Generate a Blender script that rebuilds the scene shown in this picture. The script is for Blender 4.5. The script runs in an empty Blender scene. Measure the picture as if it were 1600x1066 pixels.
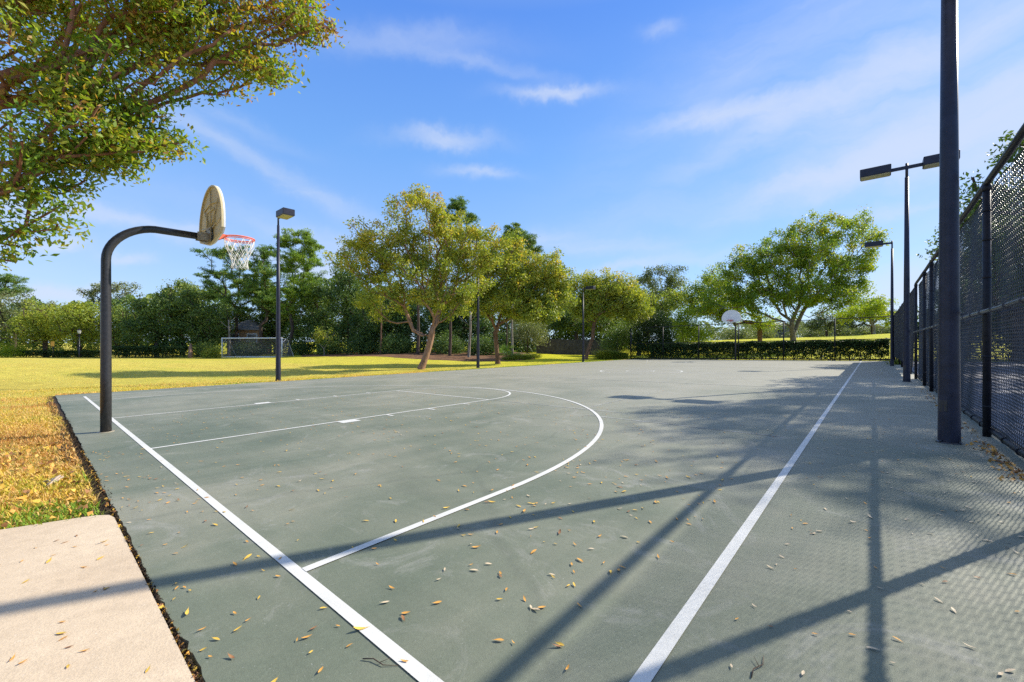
import bpy, math
import numpy as np
from mathutils import Vector
rng = np.random.default_rng(11)
S = bpy.context.scene
COL = S.collection
R = math.radians
PI = math.pi

# ------------------------------------------------------------------ frame of reference
# origin: outer edge of the baseline on the lane axis; +Y along the court, +X towards the chain link fence
F, YAW, XC, YC, HC = 649.0, 0.7157, 8.27, -0.883, 1.1276
CY_, SY_ = math.cos(YAW), math.sin(YAW)
GA, GB = 0.0132, -0.01895          # fall of the ground (sideways, forwards)
HW, CL = 7.68, 35.64               # half width and length of the painted court

def camco(x, y):
    dx, dy = x - XC, y - YC
    return dx * CY_ + dy * SY_, -dx * SY_ + dy * CY_

def plane(x, y):
    l, d = camco(x, y)
    return GA * l + GB * d

TU = [-900, -300, 0, 150, 345, 480, 600, 690, 780, 850, 910, 960, 1010, 1080, 1200, 1390, 1500, 2500]
TD = [60, 60, 60, 60, 52, 50, 45, 42, 42, 48, 50, 50, 50, 60, 60, 70, 70, 70]
TV = [559, 559, 559, 559, 560, 557.5, 556, 555.5, 552, 543, 541.5, 544, 545, 533, 528, 523, 523, 523]

def ground(x, y):
    x = np.asarray(x, float); y = np.asarray(y, float)
    l, d = camco(x, y)
    dd = np.maximum(d, 3.0)
    u = np.clip(800 + F * l / dd, -900, 2500)
    dt = np.interp(u, TU, TD); vt = np.interp(u, TU, TV)
    zt = HC - (vt - 533) / F * dt
    pl = GA * (u - 800) / F * dt + GB * dt
    delta = zt - pl
    mx = np.maximum(np.maximum(-9.7 - x, x - 30), 0); my = np.maximum(np.maximum(-0.6 - y, y - 37.0), 0)
    m = np.hypot(mx, my)
    s = np.clip((m - 0.3) / (24.0 + 24.0 * np.where(y > 37, my / (mx + my + .01), 0)), 0, 1); s = s * s * (3 - 2 * s)
    k = np.where(d > dt, dt / dd, 1.0)
    base = (GA * l + GB * d) * np.where(d > 3, k, 1.0)
    far = np.hypot(l, d)
    return np.where(d > 1.0, base + s * delta, np.clip(GA * l + GB * d, -3, 1.5))

def G(x, y): return float(ground(x, y))

def W(u, v, d):
    l = (u - 800) / F * d
    return np.array([XC + l * CY_ - d * SY_, YC + l * SY_ + d * CY_, HC - (v - 533) / F * d])

def XY(u, d):
    p = W(u, 533, d); return p[0], p[1]

# ------------------------------------------------------------------ object helpers
def link(o): COL.objects.link(o); return o

def tag(o, label=None, cat=None, group=None, kind=None):
    if label: o['label'] = label
    if cat: o['category'] = cat
    if group: o['group'] = group
    if kind: o['kind'] = kind
    return o

def empty(name, loc, label, cat, group=None):
    o = bpy.data.objects.new(name, None); link(o); o.location = loc; o.empty_display_size = 0.2
    return tag(o, label, cat, group)

def np_mesh(name, V, quads=None, tris=None, tint=None, mats=(), smooth=False, mi=None):
    V = np.asarray(V, np.float32).reshape(-1, 3)
    q = np.zeros((0, 4), np.int32) if quads is None or len(quads) == 0 else np.asarray(quads, np.int32)
    t = np.zeros((0, 3), np.int32) if tris is None or len(tris) == 0 else np.asarray(tris, np.int32)
    me = bpy.data.meshes.new(name)
    me.vertices.add(len(V)); me.vertices.foreach_set('co', V.ravel())
    me.loops.add(q.size + t.size)
    me.loops.foreach_set('vertex_index', np.concatenate([q.ravel(), t.ravel()]).astype(np.int32))
    n = len(q) + len(t); me.polygons.add(n)
    me.polygons.foreach_set('loop_start', np.concatenate([np.arange(len(q)) * 4, q.size + np.arange(len(t)) * 3]).astype(np.int32))
    if tint is not None:
        a = me.attributes.new('tint', 'FLOAT', 'FACE'); a.data.foreach_set('value', np.asarray(tint, np.float32))
    for m in mats: me.materials.append(m)
    if mi is not None: me.polygons.foreach_set('material_index', np.asarray(mi, np.int32))
    me.update(calc_edges=True)
    if smooth: me.polygons.foreach_set('use_smooth', np.ones(n, bool))
    me.validate()
    return me

class MB:
    """collects shapes and links them as one mesh object"""
    def __init__(s): s.v = []; s.f = []; s.m = []; s.sm = []
    def add(s, vs, fs, mi=0, smooth=False):
        b = len(s.v); s.v += [tuple(map(float, p)) for p in vs]
        for f in fs: s.f.append(tuple(b + i for i in f)); s.m.append(mi); s.sm.append(smooth)
    def box(s, c, d, rz=0.0, mi=0, bev=0.0):
        cx, cy, cz = c; hx, hy, hz = d[0] / 2, d[1] / 2, d[2] / 2
        b = min(bev, hx * .9, hy * .9, hz * .9)
        ca, sa = math.cos(rz), math.sin(rz)
        if b <= 0:
            vs = [(x, y, z) for z in (-hz, hz) for x, y in ((-hx, -hy), (hx, -hy), (hx, hy), (-hx, hy))]
            fs = [(3, 2, 1, 0), (4, 5, 6, 7)] + [(i, (i + 1) % 4, 4 + (i + 1) % 4, 4 + i) for i in range(4)]
        else:
            rings = []
            for z, ins in ((-hz, b), (-hz + b, 0), (hz - b, 0), (hz, b)):
                X, Y = hx - ins, hy - ins
                cc = b if ins == 0 else b * .5
                rings.append([(X - cc, -Y, z), (X, -Y + cc, z), (X, Y - cc, z), (X - cc, Y, z), (-X + cc, Y, z), (-X, Y - cc, z), (-X, -Y + cc, z), (-X + cc, -Y, z)])
            vs = [p for r in rings for p in r]
            fs = [tuple(range(7, -1, -1)), tuple(range(24, 32))]
            for k in range(3):
                for i in range(8): fs.append((k * 8 + i, k * 8 + (i + 1) % 8, k * 8 + 8 + (i + 1) % 8, k * 8 + 8 + i))
        s.add([(cx + x * ca - y * sa, cy + x * sa + y * ca, cz + z) for x, y, z in vs], fs, mi)
    def tube(s, pts, r, n=8, mi=0, cap=True, closed=False, smooth=True):
        P = [Vector(p) for p in pts]; N = len(P)
        rs = r if hasattr(r, '__len__') else [r] * N
        vs = []; ref = None
        for i in range(N):
            a = P[i - 1] if (i > 0 or closed) else P[i]; b = P[(i + 1) % N] if (i < N - 1 or closed) else P[i]
            t = (b - a).normalized()
            if ref is None:
                ref = Vector((0, 0, 1)) if abs(t.z) < .9 else Vector((1, 0, 0))
            e1 = (ref - t * ref.dot(t)).normalized(); ref = e1; e2 = t.cross(e1)
            for k in range(n):
                an = 2 * PI * k / n; vs.append(P[i] + (e1 * math.cos(an) + e2 * math.sin(an)) * rs[i])
        fs = []
        for i in range(N if closed else N - 1):
            j = (i + 1) % N
            for k in range(n): fs.append((i * n + k, i * n + (k + 1) % n, j * n + (k + 1) % n, j * n + k))
        s.add(vs, fs, mi, smooth)
        if cap and not closed:
            b = len(s.v) - len(vs)
            s.f.append(tuple(b + k for k in range(n - 1, -1, -1))); s.m.append(mi); s.sm.append(False)
            s.f.append(tuple(b + (N - 1) * n + k for k in range(n))); s.m.append(mi); s.sm.append(False)
    def prism(s, poly, fn, mi_front=0, mi_back=0, mi_side=0):
        """poly 2-D outline, fn(p, k) -> 3-D point for side k = 0 / 1"""
        n = len(poly); b = [fn(p, 0) for p in poly] + [fn(p, 1) for p in poly]
        s.add(b, [tuple(range(n - 1, -1, -1))], mi_front); o = len(s.v) - 2 * n
        s.f.append(tuple(o + n + i for i in range(n))); s.m.append(mi_back); s.sm.append(False)
        for i in range(n):
            s.f.append((o + i, o + (i + 1) % n, o + n + (i + 1) % n, o + n + i)); s.m.append(mi_side); s.sm.append(False)
    def build(s, name, mats, parent=None, off=(0, 0, 0)):
        me = bpy.data.meshes.new(name)
        me.from_pydata([(x - off[0], y - off[1], z - off[2]) for x, y, z in s.v], [], s.f)
        for m in (mats if isinstance(mats, (list, tuple)) else [mats]): me.materials.append(m)
        me.polygons.foreach_set('material_index', s.m); me.polygons.foreach_set('use_smooth', s.sm); me.update()
        o = bpy.data.objects.new(name, me); link(o)
        if parent: o.parent = parent
        return o

def mesh_obj(name, me, parent=None, loc=(0, 0, 0)):
    o = bpy.data.objects.new(name, me); link(o); o.location = loc
    if parent: o.parent = parent
    return o

# ------------------------------------------------------------------ materials
class NT:
    def __init__(s, name, world=False):
        s.m = bpy.data.materials.new(name); s.m.use_nodes = True; s.t = s.m.node_tree; s.t.nodes.clear()
        s.out = s.t.nodes.new('ShaderNodeOutputMaterial')
    def n(s, ty, **kw):
        nd = s.t.nodes.new(ty)
        for k, v in kw.items():
            if k in nd.inputs: s.set(nd, k, v)
            else: setattr(nd, k, v)
        return nd
    def set(s, nd, k, v):
        if hasattr(v, 'is_linked') or isinstance(v, bpy.types.NodeSocket): s.t.links.new(v, nd.inputs[k])
        else: nd.inputs[k].default_value = v
    def l(s, a, b): s.t.links.new(a, b)

def pos(T): return T.n('ShaderNodeNewGeometry').outputs['Position']
def objc(T): return T.n('ShaderNodeTexCoord').outputs['Object']

def noise(T, vec, scale, detail=4, rough=.55, dist=0.0):
    nd = T.n('ShaderNodeTexNoise'); T.set(nd, 'Vector', vec); nd.inputs['Scale'].default_value = scale
    nd.inputs['Detail'].default_value = detail; nd.inputs['Roughness'].default_value = rough; nd.inputs['Distortion'].default_value = dist
    return nd.outputs['Fac']

def ramp(T, fac, stops, interp='LINEAR'):
    nd = T.n('ShaderNodeValToRGB'); T.set(nd, 'Fac', fac); cr = nd.color_ramp; cr.interpolation = interp
    while len(cr.elements) < len(stops): cr.elements.new(.5)
    for e, (p, c) in zip(cr.elements, stops):
        e.position = p; e.color = (c[0], c[1], c[2], 1) if hasattr(c, '__len__') else (c, c, c, 1)
    return nd.outputs['Color']

def mix(T, f, a, b, mode='MIX'):
    nd = T.n('ShaderNodeMix', data_type='RGBA', blend_type=mode)
    for i, v in ((0, f), (6, a), (7, b)):
        if isinstance(v, bpy.types.NodeSocket): T.l(v, nd.inputs[i])
        elif i == 0: nd.inputs[0].default_value = v
        else: nd.inputs[i].default_value = (v[0], v[1], v[2], 1)
    return nd.outputs[2]

def mth(T, op, a, b=None, c=None, clamp=False):
    nd = T.n('ShaderNodeMath', operation=op, use_clamp=clamp)
    for i, v in enumerate((a, b, c)):
        if v is None: continue
        if isinstance(v, bpy.types.NodeSocket): T.l(v, nd.inputs[i])
        else: nd.inputs[i].default_value = v
    return nd.outputs[0]

def bump(T, h, strength=.3, dist=.01):
    nd = T.n('ShaderNodeBump'); T.l(h, nd.inputs['Height']); nd.inputs['Strength'].default_value = strength; nd.inputs['Distance'].default_value = dist
    return nd.outputs['Normal']

def princ(T, col, rough=.6, metal=0.0, spec=.5, normal=None):
    nd = T.n('ShaderNodeBsdfPrincipled')
    if isinstance(col, bpy.types.NodeSocket): T.l(col, nd.inputs['Base Color'])
    else: nd.inputs['Base Color'].default_value = (*col, 1)
    if isinstance(rough, bpy.types.NodeSocket): T.l(rough, nd.inputs['Roughness'])
    else: nd.inputs['Roughness'].default_value = rough
    nd.inputs['Metallic'].default_value = metal; nd.inputs['Specular IOR Level'].default_value = spec
    if normal is not None: T.l(normal, nd.inputs['Normal'])
    T.l(nd.outputs[0], T.out.inputs['Surface']); return nd

def m_leaf(name, stops, trans=.35, rough=.5, spec=.35):
    T = NT(name)
    a = T.n('ShaderNodeAttribute', attribute_name='tint')
    c = ramp(T, a.outputs['Fac'], stops)
    p = princ(T, c, rough, 0, spec)
    tr = T.n('ShaderNodeBsdfTranslucent')
    c2 = mix(T, 1.0, c, (1.25, 1.25, .45), 'MULTIPLY'); T.l(c2, tr.inputs['Color'])
    mx = T.n('ShaderNodeMixShader'); mx.inputs[0].default_value = trans
    T.l(p.outputs[0], mx.inputs[1]); T.l(tr.outputs[0], mx.inputs[2]); T.l(mx.outputs[0], T.out.inputs['Surface'])
    return T.m

def m_bark(name, a, b, sc=9):
    T = NT(name); v = pos(T)
    mp = T.n('ShaderNodeMapping'); T.l(v, mp.inputs['Vector']); mp.inputs['Scale'].default_value = (1, 1, .25)
    n1 = noise(T, mp.outputs[0], sc, 6, .65)
    c = ramp(T, n1, [(.3, a), (.7, b)])
    princ(T, c, .85, 0, .2, bump(T, n1, .8, .03)); return T.m

def m_plain(name, a, b, sc=6, rough=.5, metal=0., spec=.5, bs=.1):
    T = NT(name); n1 = noise(T, pos(T), sc, 5, .6)
    princ(T, ramp(T, n1, [(.3, a), (.72, b)]), rough, metal, spec, bump(T, n1, bs, .004)); return T.m

M = {}
M['bark_tan'] = m_bark('bark_tan', (.16, .085, .05), (.42, .26, .17))
M['bark_grey'] = m_bark('bark_grey', (.12, .10, .085), (.36, .32, .27))
M['bark_limb'] = m_bark('bark_limb', (.09, .075, .06), (.27, .235, .19))
M['bark_dark'] = m_bark('bark_dark', (.035, .025, .02), (.12, .085, .065))
M['bark_oak'] = m_bark('bark_oak', (.08, .045, .03), (.26, .15, .10))
M['bark_near'] = m_bark('bark_near', (.12, .055, .03), (.40, .20, .12))
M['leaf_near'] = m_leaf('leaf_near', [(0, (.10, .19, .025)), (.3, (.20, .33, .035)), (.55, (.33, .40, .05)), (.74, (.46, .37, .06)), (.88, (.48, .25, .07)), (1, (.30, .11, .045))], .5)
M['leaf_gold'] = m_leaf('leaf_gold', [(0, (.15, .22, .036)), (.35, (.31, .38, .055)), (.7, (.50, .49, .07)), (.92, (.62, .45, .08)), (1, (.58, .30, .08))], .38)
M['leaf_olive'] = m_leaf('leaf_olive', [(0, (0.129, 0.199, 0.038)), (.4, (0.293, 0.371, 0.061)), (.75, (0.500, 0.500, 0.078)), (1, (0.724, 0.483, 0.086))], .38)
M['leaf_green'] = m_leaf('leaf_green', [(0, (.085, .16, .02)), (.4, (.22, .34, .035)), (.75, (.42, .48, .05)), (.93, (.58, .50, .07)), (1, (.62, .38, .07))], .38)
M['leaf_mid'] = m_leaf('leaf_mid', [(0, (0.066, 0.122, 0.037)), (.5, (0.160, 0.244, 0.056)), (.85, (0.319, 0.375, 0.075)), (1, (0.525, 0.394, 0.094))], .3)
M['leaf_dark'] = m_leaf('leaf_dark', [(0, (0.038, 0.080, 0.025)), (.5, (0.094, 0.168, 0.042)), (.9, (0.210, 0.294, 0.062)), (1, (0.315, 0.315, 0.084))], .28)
M['leaf_grey'] = m_leaf('leaf_grey', [(0, (0.090, 0.128, 0.068)), (.5, (0.195, 0.247, 0.112)), (1, (0.360, 0.360, 0.165))], .3)
M['leaf_lime'] = m_leaf('leaf_lime', [(0, (.16, .24, .02)), (.5, (.32, .42, .03)), (1, (.5, .5, .05))], .45)
M['needle'] = m_leaf('needle', [(0, (0.041, 0.104, 0.026)), (.5, (0.131, 0.244, 0.048)), (.9, (0.300, 0.413, 0.066)), (1, (0.562, 0.375, 0.094))], .25)
M['needle_bright'] = m_leaf('needle_bright', [(0, (0.075, 0.150, 0.030)), (.5, (0.210, 0.345, 0.045)), (1, (0.390, 0.495, 0.075))], .3)
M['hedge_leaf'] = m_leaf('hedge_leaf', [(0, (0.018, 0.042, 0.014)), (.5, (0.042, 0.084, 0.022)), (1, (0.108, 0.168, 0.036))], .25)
M['grass_near'] = m_leaf('grass_near', [(0, (.34, .13, .04)), (.25, (.62, .33, .10)), (.45, (.74, .50, .20)), (.62, (.70, .48, .09)), (.8, (.56, .48, .06)), (1, (.20, .32, .03))], .3, .6, .2)
M['grass_tuft'] = m_leaf('grass_tuft', [(0, (.08, .12, .02)), (.5, (.2, .26, .04)), (1, (.38, .36, .07))], .35)
M['metal_black'] = m_plain('metal_black', (.016, .016, .02), (.034, .034, .042), 14, .34, 0, .5, .05)
M['metal_navy'] = m_plain('metal_navy', (.013, .014, .026), (.027, .029, .052), 10, .42, 0, .35, .05)
M['vinyl'] = m_plain('vinyl', (.009, .009, .012), (.02, .02, .027), 20, .5, 0, .3, .02)
M['wire'] = m_plain('wire', (.011, .011, .014), (.028, .028, .034), 30, .36, .1, .5, .02)
M['rail_grey'] = m_plain('rail_grey', (.05, .05, .06), (.14, .14, .15), 25, .4, .3, .5, .05)
M['lens'] = m_plain('lens', (.30, .29, .17), (.42, .40, .25), 18, .35, 0, .5, .02)
M['white_paint'] = m_plain('white_paint', (.66, .66, .64), (.80, .80, .78), 9, .5, 0, .4, .02)
M['board_white'] = m_plain('board_white', (.74, .74, .74), (.85, .85, .84), 5, .4, 0, .5, .02)
M['board_back'] = m_plain('board_back', (.54, .45, .25), (.66, .57, .36), 2.5, .6, 0, .3, .0)
M['steel_worn'] = m_plain('steel_worn', (.22, .18, .12), (.45, .40, .30), 22, .55, .2, .4, .1)
M['rim'] = m_plain('rim', (.62, .11, .05), (.80, .20, .11), 12, .45, 0, .4, .03)
M['net'] = m_plain('net', (.66, .65, .60), (.82, .81, .77), 40, .8, 0, .2, .05)
M['goal_white'] = m_plain('goal_white', (.74, .75, .77), (.85, .86, .87), 4, .45)
M['goal_net'] = m_plain('goal_net', (.13, .13, .14), (.2, .2, .21), 4, .8)
M['screen'] = m_plain('screen', (.022, .023, .028), (.045, .046, .055), 2.5, .8, 0, .2, .2)
M['wood_fence'] = m_plain('wood_fence', (.045, .040, .038), (.11, .10, .095), 3, .85, 0, .2, .2)
M['roof'] = m_plain('roof', (.16, .15, .15), (.26, .24, .24), 8, .9)
M['stucco'] = m_plain('stucco', (.30, .17, .09), (.38, .23, .13), 3, .9)
M['stucco_grey'] = m_plain('stucco_grey', (.24, .24, .24), (.32, .32, .32), 3, .9)
M['glass'] = m_plain('glass', (.03, .04, .05), (.06, .07, .08), 3, .1)
M['sign'] = m_plain('sign', (.62, .30, .03), (.75, .40, .05), 5, .6)
M['lantern'] = m_plain('lantern', (.6, .6, .58), (.75, .75, .72), 5, .3)
M['soil'] = m_plain('soil', (.018, .014, .010), (.07, .05, .035), 40, .95, 0, .1, .8)
M['root'] = m_plain('root', (.30, .22, .16), (.55, .45, .36), 18, .85, 0, .2, .4)
M['twig'] = m_plain('twig', (.05, .03, .02), (.14, .09, .06), 30, .85)

def m_court():
    T = NT('court_paint'); v = pos(T)
    big = noise(T, v, .35, 5, .6, .6)
    mp = T.n('ShaderNodeMapping'); T.l(v, mp.inputs['Vector']); mp.inputs['Scale'].default_value = (1.6, .35, 1); mp.inputs['Rotation'].default_value = (0, 0, .5)
    streak = noise(T, mp.outputs[0], .8, 7, .65, 1.2)
    fine = noise(T, v, 240, 3, .7)
    sp = noise(T, v, 60, 4, .7)
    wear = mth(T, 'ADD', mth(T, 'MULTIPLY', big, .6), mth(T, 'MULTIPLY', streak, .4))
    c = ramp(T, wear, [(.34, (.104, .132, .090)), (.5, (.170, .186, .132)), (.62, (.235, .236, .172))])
    # blotchy wear, plus far glare painted into the colour: paler with growing Y
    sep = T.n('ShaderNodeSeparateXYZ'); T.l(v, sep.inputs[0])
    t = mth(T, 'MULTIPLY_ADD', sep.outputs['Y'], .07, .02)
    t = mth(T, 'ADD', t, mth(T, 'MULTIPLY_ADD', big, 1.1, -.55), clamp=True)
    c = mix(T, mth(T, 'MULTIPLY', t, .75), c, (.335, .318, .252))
    scuff = ramp(T, noise(T, v, 1.3, 9, .74, 1.6), [(.56, 0), (.72, 1)])
    c = mix(T, mth(T, 'MULTIPLY', scuff, .55), c, (.36, .35, .31))
    c = mix(T, 1.0, c, ramp(T, fine, [(.25, .84), (.75, 1.14)]), 'MULTIPLY')
    c = mix(T, .6, c, ramp(T, sp, [(.3, .86), (.7, 1.12)]), 'MULTIPLY')
    mp2 = T.n('ShaderNodeMapping'); T.l(v, mp2.inputs['Vector']); mp2.inputs['Scale'].default_value = (.55, 3.2, 1); mp2.inputs['Rotation'].default_value = (0, 0, -.35)
    sw = noise(T, mp2.outputs[0], 1.0, 8, .7, .8)
    c = mix(T, .5, c, ramp(T, sw, [(.3, .80), (.5, 1.0), (.7, 1.16)]), 'MULTIPLY')
    st = ramp(T, noise(T, v, .55, 9, .7, 2.2), [(.60, 0), (.64, 1), (.66, 0)])
    c = mix(T, mth(T, 'MULTIPLY', st, .10), c, (.10, .11, .095))
    wl = ramp(T, noise(T, v, 95, 2, .5), [(.70, 0), (.74, 1)])
    c = mix(T, mth(T, 'MULTIPLY', wl, .35), c, (.45, .45, .42))
    # hairline cracks
    vo = T.n('ShaderNodeTexVoronoi', feature='DISTANCE_TO_EDGE'); vo.inputs['Scale'].default_value = .16
    wob = T.n('ShaderNodeTexNoise'); T.l(v, wob.inputs['Vector']); wob.inputs['Scale'].default_value = 1.1; wob.inputs['Detail'].default_value = 6
    av = T.n('ShaderNodeVectorMath', operation='MULTIPLY_ADD'); T.l(wob.outputs['Color'], av.inputs[0]); av.inputs[1].default_value = (.5, .5, 0); T.l(v, av.inputs[2]); T.l(av.outputs[0], vo.inputs['Vector'])
    ck = ramp(T, vo.outputs['Distance'], [(0, 1), (.0016, 0)])
    c = mix(T, mth(T, 'MULTIPLY', ck, .15), c, (.05, .055, .05))
    rg = mth(T, 'MULTIPLY_ADD', fine, .15, .60)
    princ(T, c, rg, 0, .42, bump(T, fine, .35, .004)); return T.m
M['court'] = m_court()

def m_line():
    T = NT('line_paint'); v = pos(T)
    n1 = noise(T, v, 3, 6, .6); n2 = noise(T, v, 130, 3, .7)
    c = ramp(T, n1, [(.3, (.61, .60, .55)), (.7, (.73, .72, .67))])
    c = mix(T, 1, c, ramp(T, n2, [(.3, .88), (.7, 1.05)]), 'MULTIPLY')
    w = ramp(T, noise(T, v, 9, 8, .78), [(.60, 0), (.72, 1)])
    c = mix(T, mth(T, 'MULTIPLY', w, .55), c, (.36, .38, .34))
    princ(T, c, .62, 0, .35, bump(T, n2, .25, .003)); return T.m
M['line'] = m_line()

def m_line_faded():
    T = NT('faded_line_paint'); v = pos(T)
    n = noise(T, v, 4, 8, .7)
    princ(T, ramp(T, n, [(.42, (.22, .23, .205)), (.66, (.48, .48, .44))]), .65, 0, .35); return T.m
M['line_faded'] = m_line_faded()

def m_concrete():
    T = NT('walk_concrete'); v = pos(T)
    n1 = noise(T, v, .9, 6, .6); n2 = noise(T, v, 120, 4, .7); n3 = noise(T, v, 14, 5, .6)
    c = ramp(T, n1, [(.3, (.56, .435, .30)), (.7, (.68, .545, .385))])
    c = mix(T, 1, c, ramp(T, n2, [(.3, .84), (.7, 1.12)]), 'MULTIPLY')
    c = mix(T, .6, c, ramp(T, n3, [(.3, .85), (.7, 1.1)]), 'MULTIPLY')
    pits = ramp(T, noise(T, v, 70, 2, .5), [(.69, 0), (.73, 1)])
    c = mix(T, mth(T, 'MULTIPLY', pits, .4), c, (.72, .64, .54))
    princ(T, c, .8, 0, .3, bump(T, n2, .5, .004)); return T.m
M['concrete'] = m_concrete()

def m_lawn():
    T = NT('lawn_grass'); v = pos(T)
    sep = T.n('ShaderNodeSeparateXYZ'); T.l(v, sep.inputs[0])
    n1 = noise(T, v, .12, 5, .6, .4); n2 = noise(T, v, .7, 6, .65, .5); n3 = noise(T, v, 6, 6, .7); n4 = noise(T, v, 45, 5, .7)
    mp = T.n('ShaderNodeMapping'); T.l(v, mp.inputs['Vector']); mp.inputs['Scale'].default_value = (.25, 1, 1); mp.inputs['Rotation'].default_value = (0, 0, .35)
    mow = noise(T, mp.outputs[0], .5, 4, .6)
    f = mth(T, 'ADD', mth(T, 'MULTIPLY', n1, .45), mth(T, 'ADD', mth(T, 'MULTIPLY', n2, .25), mth(T, 'MULTIPLY', mow, .3)))
    gold = ramp(T, f, [(.34, (.54, .42, .075)), (.5, (.64, .53, .095)), (.62, (.50, .47, .065))])
    green = ramp(T, f, [(.34, (.40, .42, .02)), (.5, (.54, .52, .02)), (.64, (.62, .55, .03))])
    # watered grass far down the field and beyond the court, dry grass by the baseline
    g = mth(T, 'MULTIPLY_ADD', sep.outputs['Y'], .045, -.35)
    g = mth(T, 'ADD', g, mth(T, 'MULTIPLY_ADD', n1, .8, -.4), clamp=True)
    c = mix(T, g, gold, green)
    dx = mth(T, 'MULTIPLY_ADD', sep.outputs['X'], .06, .9)
    dy = mth(T, 'MULTIPLY_ADD', sep.outputs['Y'], -.22, .1)
    dry = mth(T, 'MULTIPLY', mth(T, 'ADD', dx, 0, clamp=True), mth(T, 'ADD', dy, 0, clamp=True))
    dry = mth(T, 'MULTIPLY', dry, ramp(T, n2, [(.3, .45), (.65, 1)]))
    drc = ramp(T, n3, [(.3, (.42, .18, .05)), (.5, (.62, .36, .12)), (.68, (.68, .50, .30))])
    c = mix(T, dry, c, drc)
    c = mix(T, .9, c, ramp(T, n3, [(.3, .70), (.7, 1.18)]), 'MULTIPLY')
    c = mix(T, .8, c, ramp(T, noise(T, v, 1.7, 8, .7, .6), [(.3, .76), (.7, 1.14)]), 'MULTIPLY')
    c = mix(T, 1, c, ramp(T, n4, [(.25, .62), (.75, 1.3)]), 'MULTIPLY')
    h = mth(T, 'ADD', mth(T, 'MULTIPLY', n3, .5), n4)
    princ(T, c, .85, 0, .12, bump(T, h, .9, .04)); return T.m
M['lawn'] = m_lawn()

def m_mulch():
    T = NT('pine_straw'); v = pos(T)
    n = noise(T, v, 9, 6, .75)
    princ(T, ramp(T, n, [(.3, (.07, .04, .025)), (.55, (.20, .11, .06)), (.72, (.34, .21, .13))]), .9, 0, .1, bump(T, n, .9, .05)); return T.m
M['mulch'] = m_mulch()

def m_tennis():
    T = NT('tennis_paint'); v = pos(T)
    n = noise(T, v, 1.1, 6, .6); n2 = noise(T, v, 150, 3, .7)
    c = mix(T, 1, ramp(T, n, [(.3, (.17, .175, .21)), (.7, (.26, .26, .29))]), ramp(T, n2, [(.3, .85), (.7, 1.1)]), 'MULTIPLY')
    princ(T, c, .7, 0, .3); return T.m
M['tennis'] = m_tennis()

def m_hoop_pole():
    # black paint, chipped to a white primer low down on the side that faces the court
    T = NT('hoop_pole_paint'); v = pos(T)
    n = noise(T, v, 7, 8, .7); n2 = noise(T, v, 22, 4, .6)
    sep = T.n('ShaderNodeSeparateXYZ'); T.l(v, sep.inputs[0])
    low = mth(T, 'MULTIPLY_ADD', sep.outputs['Z'], -.35, .62, clamp=True)
    ch = mth(T, 'MULTIPLY', ramp(T, n, [(.665, 0), (.69, 1)]), mth(T, 'GREATER_THAN', low, .28))
    c = ramp(T, n2, [(.3, (.018, .018, .02)), (.7, (.036, .035, .038))])
    c = mix(T, ch, c, (.62, .61, .58))
    princ(T, c, .36, 0, .5, bump(T, n2, .06, .003)); return T.m
M['hoop_pole'] = m_hoop_pole()

LEAFC = {'yellow': ((.62, .38, .05), (.74, .50, .10)), 'orange': ((.60, .28, .05), (.72, .40, .10)), 'brown': ((.24, .11, .045), (.40, .20, .09)), 'pale': ((.58, .44, .26), (.74, .60, .42))}
for k, (a, b) in LEAFC.items(): M['fallen_' + k] = m_plain('fallen_' + k, a, b, 60, .6, 0, .3, .2)

# ------------------------------------------------------------------ vegetation
def leaf_quads(P, L, wr=.45, up=.3, droop=0.0, dirs=None):
    """one folded diamond leaf per point"""
    n = len(P)
    L = np.broadcast_to(L, n)
    d = rng.normal(size=(n, 3)); d[:, 2] -= droop
    if dirs is not None: d = d * .7 + dirs
    d /= np.linalg.norm(d, axis=1)[:, None] + 1e-9
    nn = rng.normal(size=(n, 3)); nn[:, 2] += up
    s = np.cross(d, nn); s /= np.linalg.norm(s, axis=1)[:, None] + 1e-9
    nn = np.cross(s, d)
    w = (L * wr * .5)[:, None]; Lc = L[:, None]
    a = P - d * Lc * .5; b = P + s * w + nn * w * .5; c = P + d * Lc * .5 - nn * w * .3; e = P - s * w + nn * w * .5
    V = np.stack([a, b, c, e], 1).reshape(-1, 3)
    Q = np.arange(n * 4).reshape(n, 4)
    return V, Q

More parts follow.
